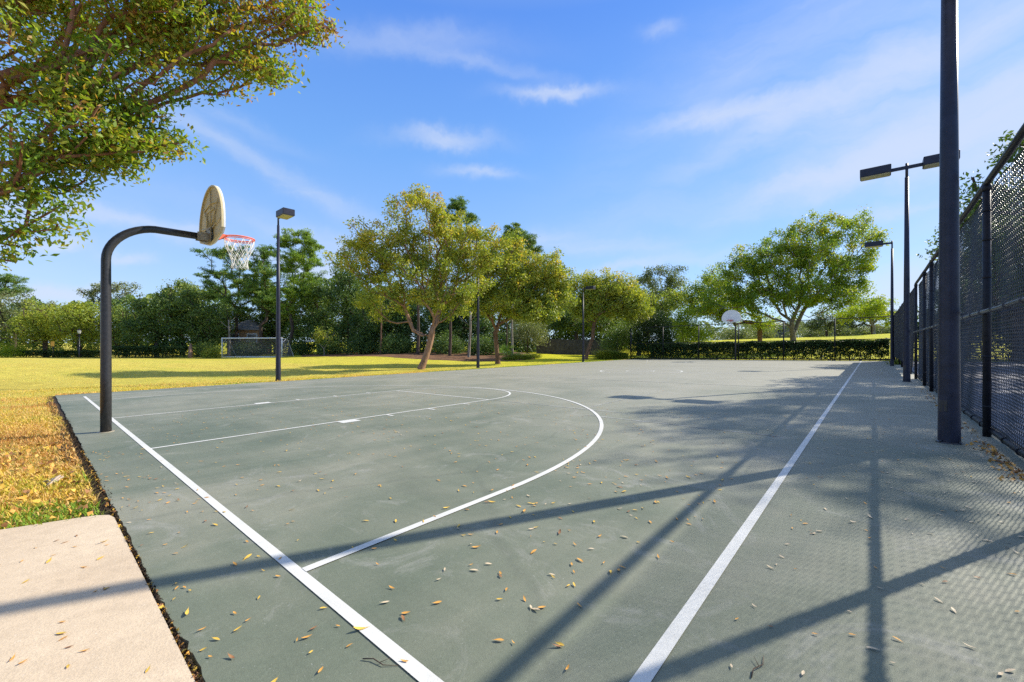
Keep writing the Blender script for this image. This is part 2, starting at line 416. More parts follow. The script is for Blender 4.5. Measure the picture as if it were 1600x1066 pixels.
def grow(base, fork, attr, r_base, step, bend=.25, pen=.35):
    """a branching skeleton from the base through the fork to every attractor"""
    base = np.asarray(base, float); fork = np.asarray(fork, float)
    pos_ = [base.copy()]; par = [-1]; pl = [0.0]
    nt = 5
    side = rng.normal(size=3) * .028 * np.linalg.norm(fork - base); side[2] = 0
    for i in range(1, nt + 1):
        t = i / nt; p = base + (fork - base) * t + side * math.sin(PI * t)
        pos_.append(p); par.append(i - 1); pl.append(pl[-1] + np.linalg.norm(p - pos_[-2]))
    order = np.argsort(np.linalg.norm(attr - fork, axis=1))
    arr = np.zeros((len(attr) * 14 + 50, 3)); arr[:len(pos_)] = pos_; cnt = len(pos_)
    pla = np.zeros(len(arr)); pla[:cnt] = pl
    ends = []
    for k in order:
        a = attr[k]
        lo = nt - 1
        D = np.linalg.norm(arr[lo:cnt] - a, axis=1)
        below = np.maximum(arr[lo:cnt, 2] - a[2], 0)
        j = lo + int(np.argmin(D + pen * pla[lo:cnt] * .5 + below * .6))
        dist = np.linalg.norm(a - arr[j]); m = int(min(12, max(1, round(dist / step))))
        p0 = arr[j].copy(); prev = j
        off = rng.normal(size=3) * dist * .10; off[2] -= dist * bend * .35
        for i in range(1, m + 1):
            t = i / m
            p = p0 + (a - p0) * t + off * math.sin(PI * t)
            if i < m: p = p + rng.normal(size=3) * step * .08
            if cnt >= len(arr): break
            arr[cnt] = p; pla[cnt] = pla[prev] + np.linalg.norm(p - arr[prev]); par.append(prev); prev = cnt; cnt += 1
        ends.append(prev)
    arr = arr[:cnt]; par = np.array(par)
    e = 2.25; acc = np.zeros(cnt); kids = [[] for _ in range(cnt)]
    for i in range(cnt - 1, 0, -1):
        if acc[i] == 0: acc[i] = 1
        acc[par[i]] += acc[i]; kids[par[i]].append(i)
    rr = acc ** (1 / e); rr = rr / rr[0] * r_base
    rr = np.maximum(rr, r_base * .018)
    flare = np.array([1.35, 1.05]); rr[0] *= 1.3
    return arr, par, rr, kids, ends

def skeleton_mesh(name, arr, par, rr, kids, mat, off, rmin=0.0, n=6):
    V = []; Q = []
    def frame(t):
        r = np.array([1.0, .13, .07]) if abs(t[0]) < .85 else np.array([.1, 1.0, .1])
        e1 = np.cross(t, r); e1 /= np.linalg.norm(e1); return e1, np.cross(t, e1)
    ang = 2 * PI * np.arange(n) / n; ca, sa = np.cos(ang)[:, None], np.sin(ang)[:, None]
    def ring(p, t, r):
        e1, e2 = frame(t); b = len(V) * n; V.append(p + (e1 * ca + e2 * sa) * r - off); return b
    rid = {}
    N = len(arr); tang = np.zeros((N, 3))
    for i in range(1, N):
        t = arr[i] - arr[par[i]]; tang[i] = t / (np.linalg.norm(t) + 1e-9)
    tang[0] = tang[1]
    rid[0] = ring(arr[0], tang[0], rr[0])
    for i in range(1, N):
        if rr[i] < rmin: continue
        p = par[i]
        main = max(kids[p], key=lambda k: rr[k])
        if main == i and p in rid: b0 = rid[p]
        else: b0 = ring(arr[p], tang[i], min(rr[p], rr[i] * 1.1))
        km = max((rr[k] for k in kids[i]), default=rr[i])
        tt = tang[i]
        if kids[i]:
            mk = max(kids[i], key=lambda k: rr[k]); tt = tang[i] + tang[mk]; tt = tt / (np.linalg.norm(tt) + 1e-9)
        b1 = ring(arr[i], tt, rr[i]); rid[i] = b1
        for k in range(n): Q.append((b0 + k, b0 + (k + 1) % n, b1 + (k + 1) % n, b1 + k))
    return np_mesh(name, np.concatenate(V), Q, mats=[mat], smooth=True)

def ell_points(blobs, n, shell=.42):
    """points spread through ellipsoids, more of them near the outside; blobs: centre (3), radii (3)"""
    vol = np.array([b[3] * b[4] * b[5] for b in blobs]) ** .8; vol = vol / vol.sum()
    out = []
    for b, f in zip(blobs, vol):
        k = max(2, int(round(n * f)))
        d = rng.normal(size=(k, 3)); d /= np.linalg.norm(d, axis=1)[:, None]
        r = rng.random(k) ** shell; r = r * (1 + np.where(rng.random(k) < .16, .38 * rng.random(k), 0))
        out.append(np.array(b[:3]) + d * r[:, None] * np.array(b[3:6]))
    return np.concatenate(out)

def px_blobs(bl, d, depth=1.0, djit=.3):
    """ellipsoids from (u, v, ru, rv[, dd]) seen at distance d, given a real depth"""
    out = []
    for b in bl:
        dd = d + (b[4] if len(b) > 4 else rng.uniform(-djit, djit) * b[2] / F * d)
        p = W(b[0], b[1], dd); ru, rv = b[2] / F * dd, b[3] / F * dd
        out.append((*p, ru * depth, ru * depth, rv))
    return out

def tree(name, label, cat, u, d, bl, fork_v, nattr, nleaf, leafL, mat, bark, r_base, group=None, lean=0.0, sig=.38, wr=.5, depth=1.0,
         step=.7, tbias=(0, 1), rmin=0.012, base=None, up=.4, droop=.15, sides=6, bend=.25, shell=.42, pen=.35, fork_u=None, flat=1.0, part='crown', topwarm=0.0, extra=None):
    if base is None: bx, by = XY(u, d)
    else: bx, by = base
    b = np.array([bx, by, G(bx, by) - .05])
    e = empty(name, tuple(b), label, cat, group)
    blobs = px_blobs(bl, d, depth)
    if extra: blobs += extra
    att = ell_points(blobs, nattr, shell)
    att = att[att[:, 2] > b[2] + .25]
    fk = W(fork_u if fork_u is not None else u + lean, fork_v, d) if base is None or fork_u is not None else b + np.array([lean, 0, fork_v])
    arr, par, rr, kids, ends = grow(b, fk, att, r_base, step, bend, pen)
    mesh_obj('trunk', skeleton_mesh('trunk', arr, par, rr, kids, M[bark], b, rmin, sides), e)
    ends = np.array(ends)
    # a clump of leaves at each twig end and along the last bit of the twig
    src = np.concatenate([arr[ends], arr[par[ends]] * .5 + arr[ends] * .5])
    k = len(src); per = rng.gamma(2.2, 1, k); per = per / per.sum()
    idx = rng.choice(k, nleaf, p=per)
    ctint = rng.random(k)
    sg = sig * (0.7 + .6 * rng.random(k))
    dv = rng.normal(size=(nleaf, 3)); dv *= (rng.random(nleaf) ** .45 * 1.75 / np.linalg.norm(dv, axis=1))[:, None]
    P = src[idx] + dv * sg[idx][:, None] * np.array([1, 1, .75 * flat])
    tint = .55 * ctint[idx] + .45 * rng.random(nleaf)
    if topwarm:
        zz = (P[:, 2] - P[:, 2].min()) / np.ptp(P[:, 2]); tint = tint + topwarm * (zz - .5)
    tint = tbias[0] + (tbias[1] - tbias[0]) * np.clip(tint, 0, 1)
    V, Q = leaf_quads(P - b, leafL * (.65 + .7 * rng.random(nleaf)), wr, up, droop)
    mesh_obj(part, np_mesh(part, V, Q, tint=tint, mats=[M[mat]]), e)
    return e

def shrub(name, label, cat, u, d, bl, nleaf, leafL, mat, group=None, sig=.12, depth=1.0, stems=9, wr=.5, tbias=(0, 1), base_v=None, shell=.5):
    bx, by = XY(u, d); b = np.array([bx, by, G(bx, by)])
    e = empty(name, tuple(b), label, cat, group)
    blobs = px_blobs(bl, d, depth, .1)
    P = ell_points(blobs, max(10, nleaf // 14), shell); P = P[P[:, 2] > b[2] + .02]
    idx = rng.integers(0, len(P), nleaf); ct = rng.random(len(P))
    Q_ = P[idx] + rng.normal(size=(nleaf, 3)) * sig
    Q_[:, 2] = np.maximum(Q_[:, 2], b[2] + .03)
    V, Q = leaf_quads(Q_ - b, leafL * (.65 + .7 * rng.random(nleaf)), wr, .4, .1)
    ti = tbias[0] + (tbias[1] - tbias[0]) * (.55 * ct[idx] + .45 * rng.random(nleaf))
    mesh_obj('foliage', np_mesh('foliage', V, Q, tint=ti, mats=[M[mat]]), e)
    mb = MB()
    for i in range(stems):
        q = P[rng.integers(0, len(P))] - b
        s0 = np.array([q[0] * .06, q[1] * .06, -.03]); mid = (s0 + q) / 2 + np.array([0, 0, .1 * abs(q[2])])
        mb.tube([s0, mid, q], [.03, .02, .008], 5)
    mb.build('stem', M['bark_dark'], e)
    return e

def grass_clump(name, label, cat, u, d, rw, h, n, mat, group=None):
    bx, by = XY(u, d); b = np.array([bx, by, G(bx, by)])
    P = rng.normal(size=(n, 2)) * rw * .45
    an = rng.random(n) * 2 * PI; out = P / (np.linalg.norm(P, axis=1)[:, None] + .05)
    hh = h * (.5 + .6 * rng.random(n)); w = .012 + .01 * rng.random(n)
    z0 = np.array([G(bx + p[0], by + p[1]) for p in P]) - b[2]
    base = np.column_stack([P, z0]); sd = np.column_stack([np.cos(an), np.sin(an), 0 * an]) * w[:, None]
    mid = base + np.column_stack([out * .25 * hh[:, None], hh * .65]); tip = base + np.column_stack([out * .75 * hh[:, None], hh * (.6 + .4 * rng.random(n))])
    V = np.stack([base - sd, base + sd, mid + sd * .8, mid - sd * .8, tip], 1).reshape(-1, 3)
    i = np.arange(n)[:, None] * 5
    Q = i + np.array([[0, 1, 2, 3]]); T3 = i + np.array([[3, 2, 4]])
    o = mesh_obj(name, np_mesh(name, V, Q, T3, tint=np.concatenate([rng.random(n)] * 2), mats=[M[mat]]), None, tuple(b))
    return tag(o, label, cat, group)

# ================================================================== SETTING
def axis(lo, hi, dense_lo, dense_hi, st):
    a = list(np.arange(dense_lo, dense_hi + 1e-6, st)); g = st; x = dense_lo
    while x > lo: g *= 1.25; x -= g; a.insert(0, x)
    g = st; x = a[-1]
    while x < hi: g *= 1.25; x += g; a.append(x)
    return np.array(a)
gx = axis(-700, 700, -75, 60, 1.0); gy = axis(-300, 900, -14, 95, 1.0)
XX, YY = np.meshgrid(gx, gy)
ZZ = ground(XX, YY)
bumpz = .03 * np.sin(XX * .9 + 1.3 * np.sin(YY * .5)) * np.sin(YY * .7)
out_ = (XX < -9.8) | (YY < -1.2) | (YY > 38)
ZZ = ZZ - .02 - np.where((XX > -8.9) & (XX < 32) & (YY > -.5) & (YY < 36.4), .05, 0) + np.where(out_, bumpz, 0)
nx, ny = len(gx), len(gy)
ii = (np.arange(ny - 1)[:, None] * nx + np.arange(nx - 1)[None, :]).ravel()
lawn = mesh_obj('lawn', np_mesh('lawn', np.column_stack([XX.ravel(), YY.ravel(), ZZ.ravel()]), np.column_stack([ii, ii + 1, ii + nx + 1, ii + nx]), mats=[M['lawn']], smooth=True))
tag(lawn, kind='structure')

def slab(name, x0, x1, y0, y1, mat, top=0.0, th=.12, edge=None):
    pts = edge or [(x0, y0), (x1, y0), (x1, y1), (x0, y1)]
    mb = MB(); n = len(pts)
    vs = [(x, y, plane(x, y) + top - th) for x, y in pts] + [(x, y, plane(x, y) + top) for x, y in pts]
    mb.add(vs, [tuple(range(n - 1, -1, -1)), tuple(range(n, 2 * n))] + [(i, (i + 1) % n, n + (i + 1) % n, n + i) for i in range(n)])
    o = mb.build(name, M[mat]); tag(o, kind='structure'); return o
# a slightly ragged near and left edge, as laid asphalt has
ed = []
xs_ = np.arange(-8.9, 9.44, .05)
for i, x in enumerate(xs_): ed.append((float(x), -.5 + .006 * math.sin(x * 3.1) + .004 * math.sin(x * 11) + float(rng.normal()) * .0035))
ed += [(9.44, 36.45)]
for y in np.arange(36.45, -.3, -.35): ed.append((-8.9 + .03 * math.sin(y * 1.3) + float(rng.normal()) * .012, float(y)))
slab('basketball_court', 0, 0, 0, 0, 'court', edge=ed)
slab('tennis_court', 9.50, 36, -9, 36.45, 'tennis', top=-.01)
# walk: rounded corner at the court
wk = [(9.3, -.522), (9.3, -5.2), (2.75, -5.2), (4.02, -1.03), (4.15, -.66), (4.18, -.60), (4.24, -.540), (4.33, -.522)]
slab('concrete_walk', 0, 0, 0, 0, 'concrete', top=.005, edge=wk[::-1])
# bare soil under the rim of the court
mb = MB(); n = 120
vs = []
for i in range(n + 1):
    x = -8.9 + i * (18.2 / n)
    w = .02 + .05 * max(0, math.sin(x * 1.7)) * (1 if x < 4.2 else 0) + .02 * float(rng.random())
    vs += [(x, -.62 - w * .8, plane(x, -.62) - .016 if x < 4.2 else plane(x, -.62) - .03), (x, -.45, plane(x, -.45) - .016 if x < 4.2 else plane(x, -.45) - .03)]
mb.add(vs, [(2 * i, 2 * i + 2, 2 * i + 3, 2 * i + 1) for i in range(n)])
tag(mb.build('soil_strip', M['soil']), kind='structure')

# painted markings: sheets 4 mm above the court
mk = MB(); fd = MB()
H4 = .004
def strip(mb, pts, w, dz=0.0):
    """a flat painted band of width w along pts"""
    P = [np.array(p, float) for p in pts]; vs = []
    for i, p in enumerate(P):
        t = (P[min(i + 1, len(P) - 1)] - P[max(i - 1, 0)]); t /= np.linalg.norm(t); nn = np.array([-t[1], t[0]])
        for s_ in (-.5, .5):
            q = p + nn * w * s_; vs.append((q[0], q[1], plane(q[0], q[1]) + H4 + dz))
    mb.add(vs, [(2 * i, 2 * i + 2, 2 * i + 3, 2 * i + 1) for i in range(len(P) - 1)])
LW = .05
def half(flip):
    Y = (lambda y: CL - y) if flip else (lambda y: y)
    strip(mk, [(1.81, Y(.027)), (1.81, Y(5.79))], LW); strip(mk, [(-1.81, Y(.027)), (-1.81, Y(5.79))], LW)
    strip(mk, [(-1.782, Y(5.765)), (1.782, Y(5.765))], LW)
    strip(mk, [(1.81 * math.cos(t), Y(5.795 + 1.81 * math.sin(t))) for t in np.linspace(0.0, PI, 49)], LW)
    L3 = 1.575; r3 = 6.06
    arc = [(r3 * math.cos(t), L3 + r3 * math.sin(t)) for t in np.linspace(0, PI, 97)]
    pts = [(r3, .027)] + arc + [(-r3, .027)]
    strip(mk, [(x, Y(y)) for x, y in pts], LW + .004, .0015)
    for s_ in (-1, 1):
        for y, ln in ((2.28, .30), (3.15, .05), (4.05, .05), (4.95, .05)):
            strip(mk, [(s_ * 1.838, Y(y + ln / 2)), (s_ * 2.03, Y(y + ln / 2))], ln)
half(False); half(True)
strip(mk, [(-7.706, .0), (7.706, .0)], .054)
strip(mk, [(-7.68, CL), (7.68, CL)], .054)
strip(mk, [(7.679, .027), (7.679, CL - .027)], .056); strip(mk, [(-7.679, .027), (-7.679, CL - .027)], LW)
strip(mk, [(-7.65, CL / 2), (-1.86, CL / 2)], LW); strip(mk, [(-1.80, CL / 2), (1.80, CL / 2)], LW); strip(mk, [(1.86, CL / 2), (7.65, CL / 2)], LW)
strip(mk, [(1.83 * math.cos(t), CL / 2 + 1.83 * math.sin(t)) for t in np.linspace(0, 2 * PI, 73)], .075, .0015)
strip(mk, [(.62 * math.cos(t), CL / 2 + .62 * math.sin(t)) for t in np.linspace(0, 2 * PI, 49)], .07, .0015)
tag(mk.build('court_markings', M['line']), kind='structure')
strip(fd, [(1.9, 5.765), (5.0, 5.765)], .04, -.001)
strip(fd, [(4.2, 5.9), (4.2, 9.0)], .035, -.001)
strip(fd, [(4.6, 5.2), (7.4, 5.15)], .035, -.001)
strip(fd, [(-7.5, 12.2), (7.5, 12.2)], .05, -.001); strip(fd, [(-7.5, 23.4), (7.5, 23.4)], .05, -.001)
tag(fd.build('faded_markings', M['line_faded']), kind='structure')

# pine straw bed in front of the wood
def bed(name, outline, mat, n=14, top=.03):
    C0 = np.mean(np.array(outline), 0); vs = []; fs = []
    m = len(outline)
    for k in range(n + 1):
        f = k / n
        for (x, y) in outline:
            X, Y = C0[0] + (x - C0[0]) * f, C0[1] + (y - C0[1]) * f
            z = G(X, Y) + top * min(1, (1 - f) * 5) + .10 * (1 - f ** 4) * (.5 + .5 * math.sin(X * 1.9) * math.sin(Y * 2.3 + 1)) - (.06 if k == n else 0)
            vs.append((X, Y, z))
    for k in range(n):
        for i in range(m): fs.append((k * m + i, (k + 1) * m + i, (k + 1) * m + (i + 1) % m, k * m + (i + 1) % m))
    mb = MB(); mb.add(vs, fs, 0, True); tag(mb.build(name, M[mat]), kind='structure')
def smooth_loop(pts, n=8):
    out = []; m = len(pts)
    for i in range(m):
        p0, p1, p2, p3 = [np.array(pts[(i + k) % m]) for k in (-1, 0, 1, 2)]
        for t in np.arange(n) / n:
            q = .5 * ((2 * p1) + (-p0 + p2) * t + (2 * p0 - 5 * p1 + 4 * p2 - p3) * t * t + (-p0 + 3 * p1 - 3 * p2 + p3) * t ** 3)
            q = q + rng.normal(size=2) * .12; out.append((float(q[0]), float(q[1])))
    return out
bed('mulch_bed', smooth_loop([XY(470, 49), XY(560, 45), XY(640, 38.5), XY(715, 35.5), XY(772, 34.5), XY(818, 36), XY(846, 42), XY(830, 50), XY(740, 56), XY(600, 60), XY(480, 60)]), 'mulch')

# ================================================================== HOOPS
def fan(n=28):
    """outline of a fan shaped backboard, x across, z up"""
    p = [(-.15, 0), (.15, 0), (.60, .10), (.685, .17), (.685, .30)]
    for t in np.linspace(0, PI, n)[1:-1]: p.append((.685 * math.cos(t), .30 + .67 * math.sin(t)))
    p += [(-.685, .30), (-.685, .17), (-.60, .10)]
    return p

def hoop(px, py, fy, label, zr=3.12, board_from=1.29, detail=True):
    """gooseneck basketball hoop: fy = +1 plays towards +Y"""
    b = (px, py, plane(px, py))
    e = empty('basketball_hoop', b, label, 'basketball hoop')
    yb = board_from * fy                          # board plane from the post
    # bent post and arm
    zt = zr - .07; r = .055; R_ = .55
    pts = [(0, 0, -.12), (0, 0, .8), (0, 0, 1.7), (0, 0, zt - R_ - .10)]
    for t in np.linspace(0, PI / 2, 13): pts.append((0, fy * (R_ - R_ * math.cos(t)), zt - R_ + R_ * math.sin(t) - .02 * math.sin(t * 2)))
    pts.append((0, fy * 1.10, zt))
    mb = MB(); mb.tube(pts, [r + .008, r + .007, r + .004, r + .001] + [r] * 14, 20); mb.build('pole', M['hoop_pole'], e)
    z0 = zr - .17
    fo = fan()
    mb = MB(); mb.prism(fo, lambda p, k: (p[0], yb + (fy * .012 if k else -fy * .012), z0 + p[1]))
    bd = mb.build('backboard', [M['board_white']], e)
    # cast back: a flange round the rim and ribs that fan out from the mounting
    bk = MB()
    inner = [(x * .945, .485 + (z - .485) * .945) for x, z in fo]
    n = len(fo); ya, yc = yb - fy * .0125, yb - fy * .042
    vs = [(x, ya, z0 + z) for x, z in fo] + [(x, yc, z0 + z) for x, z in fo] + [(x, yc, z0 + z) for x, z in inner] + [(x, ya - fy * .002, z0 + z) for x, z in inner]
    fs = []
    for k in range(3):
        for i in range(n): fs.append((k * n + i, k * n + (i + 1) % n, (k + 1) * n + (i + 1) % n, (k + 1) * n + i))
    fs.append(tuple(3 * n + i for i in range(n)))
    bk.add(vs, fs); bk.build('board_back', M['board_back'], e)
    rb = MB()
    for ax, az in ((-.60, .34), (-.44, .68), (0, .90), (.44, .68), (.60, .34)):
        rb.tube([(ax * .08, yc + fy * .012, z0 + .24), (ax, yc + fy * .012, z0 + az)], [.012, .008], 6)
    rb.tube([(-.40, yc + fy * .014, z0 + .62), (0, yc + fy * .014, z0 + .68), (.40, yc + fy * .014, z0 + .62)], .010, 6)
    rb.tube([(-.22, yc + fy * .014, z0 + .30), (-.22, yc + fy * .014, z0 + .56), (.22, yc + fy * .014, z0 + .56), (.22, yc + fy * .014, z0 + .30)], .010, 6)
    rb.build('rib', M['board_back'], e)
    br = MB()
    br.box((0, yc - fy * .012, z0 + .14), (.26, .02, .24), bev=.004); br.box((-.06, (fy * 1.10 + yc) / 2 - fy * .01, zt), (.012, abs(yc - fy * 1.06), .13)); br.box((.06, (fy * 1.10 + yc) / 2 - fy * .01, zt), (.012, abs(yc - fy * 1.06), .13))
    for sx in (-.1, .1):
        for sz in (.06, .22): br.tube([(sx, yc - fy * .02, z0 + sz), (sx, yc - fy * .045, z0 + sz)], .012, 6)
    br.tube([(-.08, yc - fy * .05, zt - .09), (.08, yc - fy * .05, zt - .09)], .012, 6)
    br.build('bracket', M['steel_worn'], e)
    # ring
    rc = yb + fy * (.012 + .15 + .23)
    rm = MB()
    rm.tube([(.2286 * math.cos(t), rc + .2286 * math.sin(t), zr) for t in np.linspace(0, 2 * PI, 33)[:-1]], .0125, 8, closed=True)
    rm.tube([(.2286 * math.cos(t), rc + .2286 * math.sin(t), zr - .026) for t in np.linspace(0, 2 * PI, 33)[:-1]], .008, 6, closed=True)
    y1, y2 = yb + fy * .012, rc - fy * .20
    for sx in (-1, 1):
        rm.add([(sx * .09, y1, zr + .02), (sx * .09, y1, zr - .12), (sx * .085, y2, zr - .02), (sx * .085, y2, zr + .012), (sx * .078, y1, zr + .02), (sx * .078, y1, zr - .12), (sx * .073, y2, zr - .02), (sx * .073, y2, zr + .012)],
               [(0, 1, 2, 3), (7, 6, 5, 4), (0, 3, 7, 4), (1, 5, 6, 2), (0, 4, 5, 1), (3, 2, 6, 7)])
    rm.add([(-.09, y1, zr + .021), (.09, y1, zr + .021), (.085, y2 + fy * .02, zr + .013), (-.085, y2 + fy * .02, zr + .013), (-.09, y1, zr + .013), (.09, y1, zr + .013), (.085, y2 + fy * .02, zr + .005), (-.085, y2 + fy * .02, zr + .005)],
           [(0, 1, 2, 3), (7, 6, 5, 4), (0, 4, 5, 1), (1, 5, 6, 2), (2, 6, 7, 3), (3, 7, 4, 0)])
    rm.box((0, y1 + fy * .006, zr - .05), (.20, .012, .15))
    rim = rm.build('rim', M['rim'], e)
    # net: twelve loops of cord crossing in diamonds
    nt = MB(); nl = 12; lev = [(0, .2286, -.03), (.13, .205, 0), (.23, .165, 0), (.31, .135, 0), (.385, .118, 0), (.455, .122, 0), (.50, .135, 0)]
    rf = 1.25
    sway = lambda h: (.02 * h * h * 2, .015 * h)
    def npt(k, j, ph): # level j, cord position k
        h, rr_, _ = lev[j]; a = 2 * PI * (k + ph) / nl
        jx = .006 * math.sin(k * 2.7 + j * 1.9); return (rr_ * math.cos(a) + sway(h)[0] + jx, rc + rr_ * math.sin(a) + sway(h)[1], zr - .03 - h + .008 * math.sin(k * 1.7 + j))
    cr = .0048 if detail else .007
    for k in range(nl):
        for sgn in (1, -1):
            pts = [npt(k + (0.5 * j * sgn), j, 0) for j in range(len(lev))]
            nt.tube(pts, cr, 5)
    nt.build('net', M['net'], rim)
    # hold-down plate and grout where the post meets the court
    if detail:
        cl_ = MB(); cl_.tube([(0, 0, -.02), (0, 0, .006), (0, 0, .008)], [.098, .092, .064], 24); cl_.build('footing', M['steel_worn'], e)
    return e
hoop(-.14, -.20, 1, 'near gooseneck basketball hoop, back of its weathered board turned to the camera')
hoop(0, 35.75, -1, 'distant basketball hoop with white fan shaped board and red rim before the clipped hedge', detail=False)

# ================================================================== LIGHT POLES
def pole_light(x, y, h, heads, label, rb=.11, rt=.045, tilt=0.0, group='floodlight poles round the court'):
    b = (x, y, G(x, y)); e = empty('light_pole', b, label, 'light pole', group)
    mb = MB(); mb.tube([(0, 0, -.2), (0, 0, 0), (0, 0, h * .5), (0, 0, h - .35)], [rb * 1.02, rb, (rb + rt) / 2, rt], 20)
    mb.tube([(0, 0, h - .36), (0, 0, h + .06)], rt * .72, 14); mb.build('pole', M['metal_navy'], e)
    ft = MB(); ft.tube([(0, 0, -.02), (0, 0, .012), (0, 0, .02)], [rb * 1.22, rb * 1.2, rb * 1.01], 20); 
    for k in range(4): ft.tube([(rb * 1.12 * math.cos(.8 + k * PI / 2), rb * 1.12 * math.sin(.8 + k * PI / 2), .005), (rb * 1.12 * math.cos(.8 + k * PI / 2), rb * 1.12 * math.sin(.8 + k * PI / 2), .035)], .011, 6)
    ft.build('base_collar', M['metal_black'], e)
    hh_ = MB(); hh_.box((-rb * .55, -rb * .72, .42), (.075, .012, .13), rz=-.65, bev=.004); hh_.build('hand_hole_cover', M['metal_black'], e)
    for (ux, uy) in heads:
        ang = math.atan2(uy, ux); ca, sa = math.cos(ang), math.sin(ang)
        T = lambda p: (p[0] * ca - p[1] * sa, p[0] * sa + p[1] * ca, p[2])
        a = MB()
        vs = [T((r, s_ * .03, h - .06 + q * .045)) for r in (.0, .36) for s_, q in ((-1, -1), (1, -1), (1, 1), (-1, 1))]
        a.add(vs, [(3, 2, 1, 0), (4, 5, 6, 7)] + [(i, (i + 1) % 4, 4 + (i + 1) % 4, 4 + i) for i in range(4)]); a.build('arm', M['metal_navy'], e)
        hd = MB(); x0, x1, w, z0, z1 = .34, 1.06, .21, h - .15, h + .09
        hd.box(((x0 + x1) / 2, 0, (z0 + z1) / 2), (x1 - x0, 2 * w, z1 - z0), bev=.012)
        hd.v = [T(p) for p in hd.v]; ho = hd.build('lamp_head', M['metal_navy'], e)
        ln = MB(); ln.box(((x0 + x1) / 2, 0, z0 - .006), (x1 - x0 - .05, 2 * w - .05, .022)); ln.v = [T(p) for p in ln.v]; ln.build('lens', M['lens'], ho)
    return e
pole_light(8.92, 5.92, 6.4, [(1, 0), (-1, 0)], 'thick dark post rising out of the top of the picture beside the chain link fence', rb=.094, rt=.060)
pole_light(9.02, 16.05, 6.4, [(1, 0), (-1, 0)], 'dark twin headed floodlight pole standing just past the thick post by the fence', rb=.084, rt=.046)
pole_light(9.0, 27.9, 6.35, [(-1, 0)], 'farthest floodlight pole on the right with one head before the big spreading tree', rb=.078)
pole_light(-9.35, 5.4, 6.45, [(1, 0)], 'single headed floodlight pole right of the near basketball net before the pines', rb=.095)
pole_light(-9.84, 16.8, 6.75, [(1, 0)], 'floodlight pole with its head half lost between the crowns of two leaning trees', rb=.10)
pole_light(-9.95, 29.1, 6.1, [(1, 0)], 'single headed floodlight pole close to a leaning trunk at the far left court corner', rb=.10)

# ================================================================== CHAIN LINK FENCES
def chain(x_of, y0, y1, h, w, r, wob=0.0, zb=.04):
    """woven wire: zigzag wires interlocking side by side, as one mesh along Y (x_of gives the plane)"""
    nw = int((y1 - y0) / w); nb = int(h / w)
    k = np.arange(nw)[:, None]; j = np.arange(nb + 1)[None, :]
    side = ((j + k) % 2)
    yy = y0 + (k + .5 + (side - .5) * 1.10) * w
    zz = zb + j * w + 0 * k
    off = np.where((j % 2) == 0, r * .9, -r * .9) + 0 * k
    wv = wob * (np.sin(yy * 2.1 + zz * 1.3) + .7 * np.sin(yy * .8 - zz * 2.7) + .5 * np.sin(yy * 5.3 + zz * 3.1))
    yy = yy + wob * .5 * np.sin(zz * 2.3 + yy * 1.1)
    P = np.stack([wv + off, yy, zz], -1)               # nw, nb+1, 3
    V = []
    for t in range(3):
        a = 2 * PI * t / 3 + .4
        V.append(P + np.array([math.cos(a) * r, math.sin(a) * r * .9, math.sin(a) * r * .4]))
    V = np.stack(V, 2).reshape(-1, 3)                   # index ((k*(nb+1)+j)*3+t)
    b = ((np.arange(nw)[:, None] * (nb + 1) + np.arange(nb)[None, :]) * 3).ravel()
    Q = np.concatenate([np.column_stack([b + t, b + (t + 1) % 3, b + 3 + (t + 1) % 3, b + 3 + t]) for t in range(3)])
    return V, Q

FX = 9.30
e = empty('chain_link_fence', (FX, 3.6, plane(FX, 3.6)), 'tall black chain link fence running along the right side of the court', 'fence')
def fz(y): return plane(FX, y) - plane(FX, 3.6)
FP = [-5.5, -2.45, .58, 3.6, 6.62, 9.65, 12.9, 14.65, 17.6]
for i, y in enumerate(FP):
    mb = MB(); mb.tube([(0, y - 3.6, fz(y) - .1), (0, y - 3.6, fz(y) + 2.97)], .037, 14)
    mb.tube([(0, y - 3.6, fz(y) + 2.95), (0, y - 3.6, fz(y) + 3.02)], .043, 14)
    for z in (.35, .95, 1.9, 2.35, 2.7): mb.tube([(0, y - 3.6, fz(y) + z), (0, y - 3.6, fz(y) + z + .025)], .040, 14)
    mb.build('post', M['vinyl'], e)
for nm, z, r, mt in (('top_rail', 3.04, .034, 'vinyl'), ('mid_rail', 1.49, .024, 'rail_grey'), ('bottom_rail', .07, .034, 'vinyl')):
    mb = MB(); xo = -.0 if z > 2 else (-.045 if z > 1 else .05)
    mb.tube([(xo, y - 3.6, fz(y) + z + .004 * math.sin(y * 3)) for y in np.arange(-5.5, 17.7, .7)], r, 10)
    if z < 2.9:
        for y in np.arange(-5.2, 17.5, .62): mb.tube([(xo - .004, y - 3.6, fz(y) + z), (xo - .004, y + .014 - 3.6, fz(y) + z)], r + .007, 8)
    mb.build(nm, M[mt], e)
V, Q = chain(None, -5.5, 17.6, 2.97, .0345, .0031, .010)
V[:, 0] += .058; V[:, 2] += np.array([0.0]) + (plane(FX, V[:, 1]) - plane(FX, 3.6)); V[:, 1] -= 3.6
mesh_obj('wire_mesh', np_mesh('wire_mesh', V, Q, mats=[M['wire']]), e)

